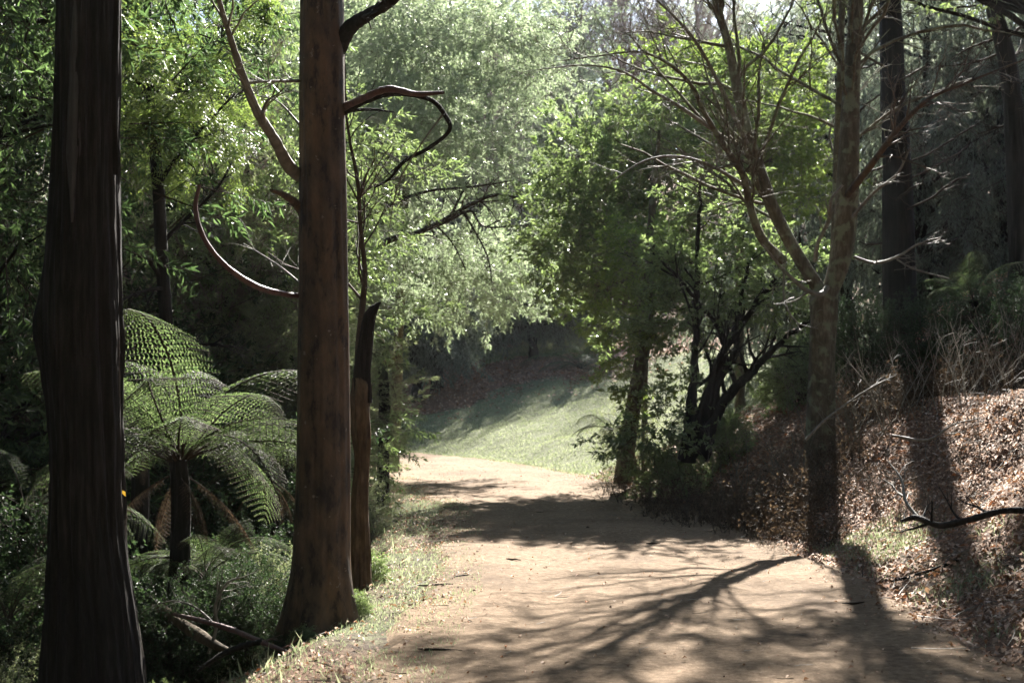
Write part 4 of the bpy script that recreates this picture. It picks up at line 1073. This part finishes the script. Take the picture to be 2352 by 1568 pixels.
for i, (X, dd, s, lab) in enumerate([(1800, 15.6, 1.0, "brown dry bracken clump left of the forked tree's shadow"), (1730, 16.6, 1.1, "brown dry bracken clump at the path edge below the many stemmed shrub"), (1850, 14.8, .8, "small dry bracken clump at the foot of the leafy bank"),
                     (1660, 17.8, 1.0, "dark dry bracken clump beside the path shadow"), (1580, 19.0, .9, "dry bracken under the many stemmed shrub"), (1500, 20.3, .8, "dry bracken right of the leaning grey trunk"), (1440, 22.0, .8, "dry stalks at the foot of the leaning grey trunk"),
                     (1790, 17.0, 1.2, "tall dry bracken below the forked tree"), (1900, 16.0, .9, "dry bracken right at the forked tree's foot")]):
    m = DR[i % 2]; x = (X - 1176) / F * dd; e = empty('bracken', (x, dd, gz(x, dd)), lab, 'bracken', "dry bracken on the right bank")
    e.scale = (s,) * 3; e.rotation_euler = (0, 0, rng.uniform(0, 6)); tag(link('stalks', m[0], e), kind='stuff'); tag(link('dead_leaves', m[1], e), kind='stuff')
for i, (X, dd, s, lab) in enumerate([(1620, 17.2, .9, "brown dry stalks at the path edge below the many stemmed shrub"), (1540, 18.6, .8, "brown dry stalks at the path edge left of the many stemmed shrub"), (1760, 15.9, .9, "tan dry stalks nearest the path between shrub and forked tree"),
                     (1960, 17.2, .8, "dark dry brush right of the forked tree's foot"), (2060, 17.6, .9, "dark dry brush at the upper edge of the lit leaf litter"), (2170, 17.6, 1.0, "dark dry brush midway along the bank top"), (2270, 17.4, 1.0, "dark dry brush at the bank top near the right edge"), (2370, 17.0, 1.0, "dark dry brush cut by the right edge of the picture"),
                     (2010, 18.6, 1.1, "tall dark brush behind the lit litter, nearest the forked tree"), (2130, 18.3, 1.1, "tall dark brush behind the middle of the bank top"), (2250, 18.0, 1.1, "tall dark brush behind the bank top towards the right edge"), (2380, 17.5, 1.1, "tall dark brush at the far right of the bank top")]):
    m = DR[i % 2]; x = (X - 1176) / F * dd; e = empty('dry_brush', (x, dd, gz(x, dd)), lab, 'brush', "dry brush on the right bank")
    e.scale = (s,) * 3; e.rotation_euler = (0, 0, rng.uniform(0, 6)); tag(link('stalks', m[0], e), kind='stuff'); tag(link('dead_leaves', m[1], e), kind='stuff')
for i, (X, dd, s, lab) in enumerate([(1835, 16.6, .85, "dry brush hiding the left side of the forked tree's foot"), (1895, 16.4, .8, "dry brush right in front of the forked tree's foot"), (1945, 16.9, .85, "dry brush hiding the right side of the forked tree's foot"), (1700, 17.6, .9, "tangled dry brush under the right half of the many stemmed shrub")]):
    m = DR[i % 2]; x = (X - 1176) / F * dd; e = empty('dry_brush', (x, dd, gz(x, dd)), lab, 'brush', "dry brush on the right bank")
    e.scale = (s,) * 3; e.rotation_euler = (0, 0, rng.uniform(0, 6)); tag(link('stalks', m[0], e), kind='stuff'); tag(link('dead_leaves', m[1], e), kind='stuff')
for X, dd, s, lab in ((1980, 17.3, 1.0, "bare twig scrub right of the forked tree"), (2080, 17.0, 1.1, "tall bare twig scrub at the top of the lit litter"), (2200, 16.5, 1.0, "bare twig scrub on the upper right bank"), (2300, 15.5, 1.0, "bare twig scrub by the right edge"),
                      (1830, 18.0, 1.0, "bare twigs left of the forked trunk"), (2100, 13.6, .6, "small bare twigs standing in the lit litter"), (2260, 14.0, .7, "bare twigs in the lit litter near the right edge"), (1700, 19.0, 1.1, "bare twig scrub under the many stemmed shrub"),
                      (2160, 12.6, .5, "low bare twigs above the fallen branch"), (2020, 15.0, .6, "low bare twigs right of the trunk's shadow"), (2340, 17.5, 1.2, "tall bare scrub in the upper right of the bank"), (1940, 18.5, 1.2, "tall bare scrub close behind the forked trunk")):
    x = (X - 1176) / F * dd; o = link('twig_scrub', TW[0], None, (x, dd, gz(x, dd))); o.scale = (s,) * 3; o.rotation_euler = (0, 0, rng.uniform(0, 6))
    tag(o, lab, 'scrub', "bare twig scrub on the right bank", 'stuff')

# ================================================================== FALLEN WOOD
def fallen(rowl, dd, name, label, mat, tw=0, lf=.35, up=0., ground=False, sides=8):
    G = Geo(); c = crom(curveP(rowl, dd), 7); p, r = c[:, :3].copy(), np.maximum(c[:, 3], .003)
    if ground: p[:, 2] = height(p[:, 0], p[:, 1]) + r * .9 + .01
    G.add(*tubes(p, r * (1 + .08 * rng.normal(size=len(r))), sides))
    if tw:
        a, b = sprout(p[None], r[None], tw, lf, 45, up=up, rf=.5, k=6, wig=.2); G.add(*tubes(a, b, 4))
        a2, b2 = sprout(a, b, 3, .45, 40, up=up, rf=.6, k=4, wig=.2); G.add(*tubes(a2, b2, 3))
    root = p[0]; o = link(name, G.mesh(name, [M[mat]], off=root), None, root)
    return tag(o, label, 'branch')
fallen([(400, 1410, 9, 9.7), (470, 1426, 12, 9.5), (540, 1448, 13, 9.3), (605, 1475, 13, 9.1), (668, 1500, 8, 8.9)], 9.3, 'fallen_branch', "fallen red brown branch pointing to the path from the left gully", 'bark_red', 3, .25, .1)
fallen([(605, 1472, 14, 9.1), (560, 1482, 14, 9.15), (510, 1502, 13, 9.2), (455, 1540, 8, 9.25)], 9.2, 'fallen_branch', "second fallen branch forking back below the red brown one", 'bark_dark', 3, .3)
fallen([(370, 1400, 26, 10.2), (430, 1440, 28, 9.9), (490, 1478, 24, 9.6), (530, 1496, 12, 9.4)], 9.8, 'fallen_log', "pale rotting log lying under the fallen branches", 'bark_snag', 0)
fallen([(480, 1500, 9, 9.6), (497, 1440, 8, 9.6), (495, 1390, 7, 9.6), (520, 1340, 6, 9.6), (555, 1325, 4, 9.6)], 9.6, 'dead_branch', "pale dead branch standing up from the fallen branches", 'twig', 8, .5, .1)
fallen([(500, 1440, 6, 9.6), (450, 1395, 5, 9.7), (400, 1380, 4, 9.8), (350, 1390, 3, 9.8)], 9.6, 'dead_branch', "thin dead branch drooping left towards the massive trunk", 'twig', 8, .45)
fallen([(2420, 1175, 16, 11.0), (2310, 1172, 15, 11.1), (2230, 1192, 15, 11.2), (2160, 1206, 15, 11.3), (2105, 1188, 13, 11.5), (2070, 1196, 8, 11.6)], 11.3, 'fallen_branch', "dark crooked branch lying across the right bank near the edge", 'bark_dark', 6, .3, .25)
fallen([(2200, 1214, 9, 11.3), (2120, 1222, 7, 11.5), (2040, 1240, 6, 11.7), (1980, 1245, 4, 12.0), (1930, 1238, 2, 12.2)], 11.6, 'fallen_branch', "thin stick stretching left from the crooked branch at the bank's foot", 'bark_dark', 5, .25, .05, ground=True)
fallen([(2110, 1190, 9, 11.5), (2080, 1150, 8, 11.7), (2070, 1100, 5, 11.9), (2040, 1060, 3, 12.1)], 11.6, 'dead_branch', "grey dead twiggy branch rising from the crooked branch", 'twig', 8, .5, .1)
fallen([(1850, 1010, 7, 16), (1900, 960, 6, 16), (1985, 900, 5, 16), (2060, 860, 3, 16)], 16, 'dead_branch', "long pale stick leaning across the forked tree's foot", 'twig', 5, .3, .1)
fallen([(2050, 1000, 6, 15.2), (2130, 1010, 6, 15), (2190, 975, 4, 15), (2250, 960, 3, 14.8)], 15, 'dead_branch', "pale stick leaning on the scrub at the bank top", 'twig', 5, .3, .1)
for X, Y, L, a, lab in ((1000, 1350, .3, .3, "dark stick on the path nearest the smooth trunk's base"), (1010, 1500, .28, -.2, "short dark stick low on the path"), (1240, 1180, .12, .5, "tiny stick in the broad shadow on the path"), (1350, 1215, .07, 1.2, "small dark clod in the middle of the path"),
                        (1060, 1330, .2, .9, "thin twig on the left half of the path"), (1180, 1290, .16, -.5, "thin twig in the middle of the path"), (1960, 1390, .2, .4, "twig lying in the shadow on the right of the path"), (1500, 1250, .15, .2, "small twig on the right half of the path"), (1130, 1120, .2, .1, "twig on the far stretch of the path")):
    dd = EYE * F / (Y - 900); x = (X - 1176) / F * dd
    k = 6; t = np.linspace(-.5, .5, k); p = np.stack([x + t * L * math.cos(a), dd + t * L * math.sin(a) + .01 * rng.normal(size=k), 0 * t], 1)
    p[:, 2] = height(p[:, 0], p[:, 1]) + .024 + .004 * rng.random(k)
    r = np.array([.004, .008, .009, .008, .006, .003]) * (2.2 if 'clod' in lab else 1)
    V, Q = tubes(p, r, 5); o = link('stick', make_mesh('stick', V - p[0], Q, M['twig_dark'], smooth=True), None, p[0]); tag(o, lab, 'stick')

# ================================================================== GROUND COVER (stuff)
def scatter(n, x0, x1, y0, y1, dens):
    """random ground points kept with probability dens(x,y)"""
    x = rng.uniform(x0, x1, n); y = rng.uniform(y0, y1, n); k = rng.random(n) < dens(x, y)
    return x[k], y[k]

def litter(name, n, box, dens, smin, smax, mat='litter'):
    x, y = scatter(n, *box, dens); z = height(x, y)
    pos = np.stack([x, y, z + .012 + .02 * rng.random(len(x))], 1)
    d_ = unit(np.stack([rng.normal(size=len(x)), rng.normal(size=len(x)), rng.normal(size=len(x)) * .2], 1))
    V, Q = leaf_quads(pos, d_, unit(rng.normal(size=pos.shape) * .4 + np.array([0, 0, 1])), smin + (smax * 1.35 - smin) * rng.random(len(x)) ** 2.2, rng.uniform(smin * .35, smax * .6, len(x)), .22)
    return tag(link(name, make_mesh(name, V, Q, M[mat])), None, None, None, 'stuff')

def dl_bank(x, y):
    s = path_s(x, y); return np.where(s > HW - .25, sstep(HW - .3, HW + .35, s), 0)
o = litter('leaf_litter', 66000, (1.5, 7.5, 6, 19), dl_bank, .03, .07); tag(o, "brown fallen leaves covering the right bank", 'leaf litter')
o = litter('leaf_litter', 34000, (0, 12, 19, 27), lambda x, y: dl_bank(x, y), .05, .10); tag(o, "brown fallen leaves under the evergreen beside the path", 'leaf litter')
o = litter('leaf_litter', 40000, (-14, 12, 40.5, 54), lambda x, y: dl_bank(x, y) * np.where(y > 43 + vnoise(x, y) * .8, 1, .12) * .9, .07, .14); tag(o, "grey brown fallen leaves on the slope under the dark conifers", 'leaf litter')
def dl_verge(x, y):
    s = path_s(x, y); return np.where(s < -HW + .5, sstep(-HW + .5, -HW - .2, s), 0) * (.35 + .65 * (fbm(x * .9, y * .9) > -.1))
o = litter('leaf_litter', 30000, (-5.5, 0, 6, 26), dl_verge, .02, .05); tag(o, "scattered fallen leaves on the left verge", 'leaf litter')
def dl_path(x, y):
    s = np.abs(path_s(x, y)); return np.where(s < HW, .14 + .8 * sstep(HW - .75, HW, s), 0)
o = litter('leaf_litter', 36000, (-6, 4, 6, 34), dl_path, .012, .045); tag(o, "loose leaf crumbs strewn on the path", 'leaf litter')

def grass(name, n, box, dens, h0, h1, w, label, mat='blade'):
    x, y = scatter(n, *box, dens); z = height(x, y)
    pos = np.stack([x, y, z - .005], 1)
    d_ = unit(np.stack([rng.normal(size=len(x)) * .5, rng.normal(size=len(x)) * .5, np.ones(len(x))], 1))
    V, Q = leaf_quads(pos, d_, unit(rng.normal(size=pos.shape) + np.array([0, -.5, 0])), rng.uniform(h0, h1, len(x)), w, .12)
    o = link(name, make_mesh(name, V, Q, M[mat])); return tag(o, label, 'grass', None, 'stuff')
def dg_verge(x, y):
    s = path_s(x, y); n = fbm(x * 1.1 + 5, y * 1.1)
    return np.where((s < -HW + .45) & (s > -HW - 1.5), sstep(-.9, .2, n), 0)
grass('grass', 110000, (-4.2, 0, 6.5, 27), dg_verge, .015, .055, .006, "short grass growing in patches along the left verge")
grass('weeds', 5000, (-4.2, 0, 6.5, 20), lambda x, y: dg_verge(x, y) * sstep(-HW + .1, -HW - .5, path_s(x, y)) * (fbm(x * 2, y * 2) > .1), .06, .16, .014, "longer weeds and sprigs standing in the left verge")
def dg_lawn(x, y):
    s = path_s(x, y); return np.where((s > HW - .15) & (y > 25.5 + .8 * vnoise(x, y)) & (y < 43.2), 1.0, 0)
grass('grass', 70000, (-5, 6.5, 25, 43.4), dg_lawn, .03, .07, .016, "mown grass on the sunny slope beyond the bend")
def dg_foot(x, y):
    s = path_s(x, y); n = fbm(x * 1.4, y * 1.4 + 3)
    return sstep(.6, .0, np.abs(s - HW - .5)) * sstep(-.2, .3, n)
grass('grass', 30000, (2, 5, 8.5, 14.5), dg_foot, .03, .11, .008, "tufts of grass at the foot of the right bank")
def dg_cov(x, y):
    return sstep(-.3, .2, fbm(x * .6 + 9, y * .6))
grass('ground_cover', 40000, (-7, 3, 48, 58), dg_cov, .12, .3, .07, "bright green leafy ground cover behind the dark conifer trunks")
def dg_left(x, y):
    return sstep(.0, .4, fbm(x * .8 + 9, y * .8)) * (path_s(x, y) < -HW - .9)
grass('ground_cover', 22000, (-8, -1, 7, 20), dg_left, .05, .18, .03, "low green plants on the gully floor, colour darkened for shade", mat='leaf_shade')
# ================================================================== air
hz = make_mesh("haze", [(x, y, z) for z in (-6, 60) for y in (-35, 905) for x in (-425, 425)], [(0, 2, 3, 1), (4, 5, 7, 6), (0, 1, 5, 4), (2, 6, 7, 3), (0, 4, 6, 2), (1, 3, 7, 5)], [])
hm, hnt, hout = newmat("thin_air")
pv = hnt.nodes.new("ShaderNodeVolumePrincipled")
pv.inputs["Color"].default_value = (.92, .96, 1, 1); pv.inputs["Density"].default_value = .00012; pv.inputs["Anisotropy"].default_value = .45
hnt.links.new(pv.outputs[0], hout.inputs["Volume"])
hz.materials.append(hm)
tag(link("haze", hz), kind="stuff")
def sticks(name, n, box, dens, l0, l1, r0, label):
    x, y = scatter(n, *box, dens); k = 5; a = rng.uniform(0, 6.28, len(x)); L = rng.uniform(l0, l1, len(x))
    t = np.linspace(-.5, .5, k)[None]; bend = rng.normal(size=(len(x), 1)) * .15
    px_ = x[:, None] + (t * np.cos(a)[:, None] - bend * t * t * 4 * np.sin(a)[:, None]) * L[:, None]
    py_ = y[:, None] + (t * np.sin(a)[:, None] + bend * t * t * 4 * np.cos(a)[:, None]) * L[:, None]
    pz_ = height(px_.ravel(), py_.ravel()).reshape(px_.shape) + .028
    pz_ = pz_ + rng.uniform(0, .06, (len(x), 1)) * (t + .5) * np.minimum(L, .4)[:, None] * 3
    R_ = r0 * rng.uniform(.5, 1.5, (len(x), 1)) * np.linspace(1, .5, k)[None]
    V, Q = tubes(np.stack([px_, py_, pz_], -1), R_, 3)
    tag(link(name, make_mesh(name, V, Q, M['twig'], smooth=True)), label, 'twigs', None, 'stuff')
sticks('fallen_twigs', 800, (2.4, 7, 7, 19), dl_bank, .12, .5, .0035, "small fallen twigs lying in the leaf litter of the right bank")
sticks('fallen_twigs', 500, (-4, 0, 6.5, 24), dl_verge, .1, .35, .003, "small fallen twigs on the left verge")
sticks('fallen_twigs', 700, (-3, 3.2, 7, 26), lambda x, y: (np.abs(path_s(x, y)) < HW) * .3, .04, .16, .0025, "tiny broken twigs strewn on the path")
print("TOTAL quads", sum(len(m.polygons) for m in bpy.data.meshes), "tris approx", 2 * sum(len(m.polygons) for m in bpy.data.meshes))
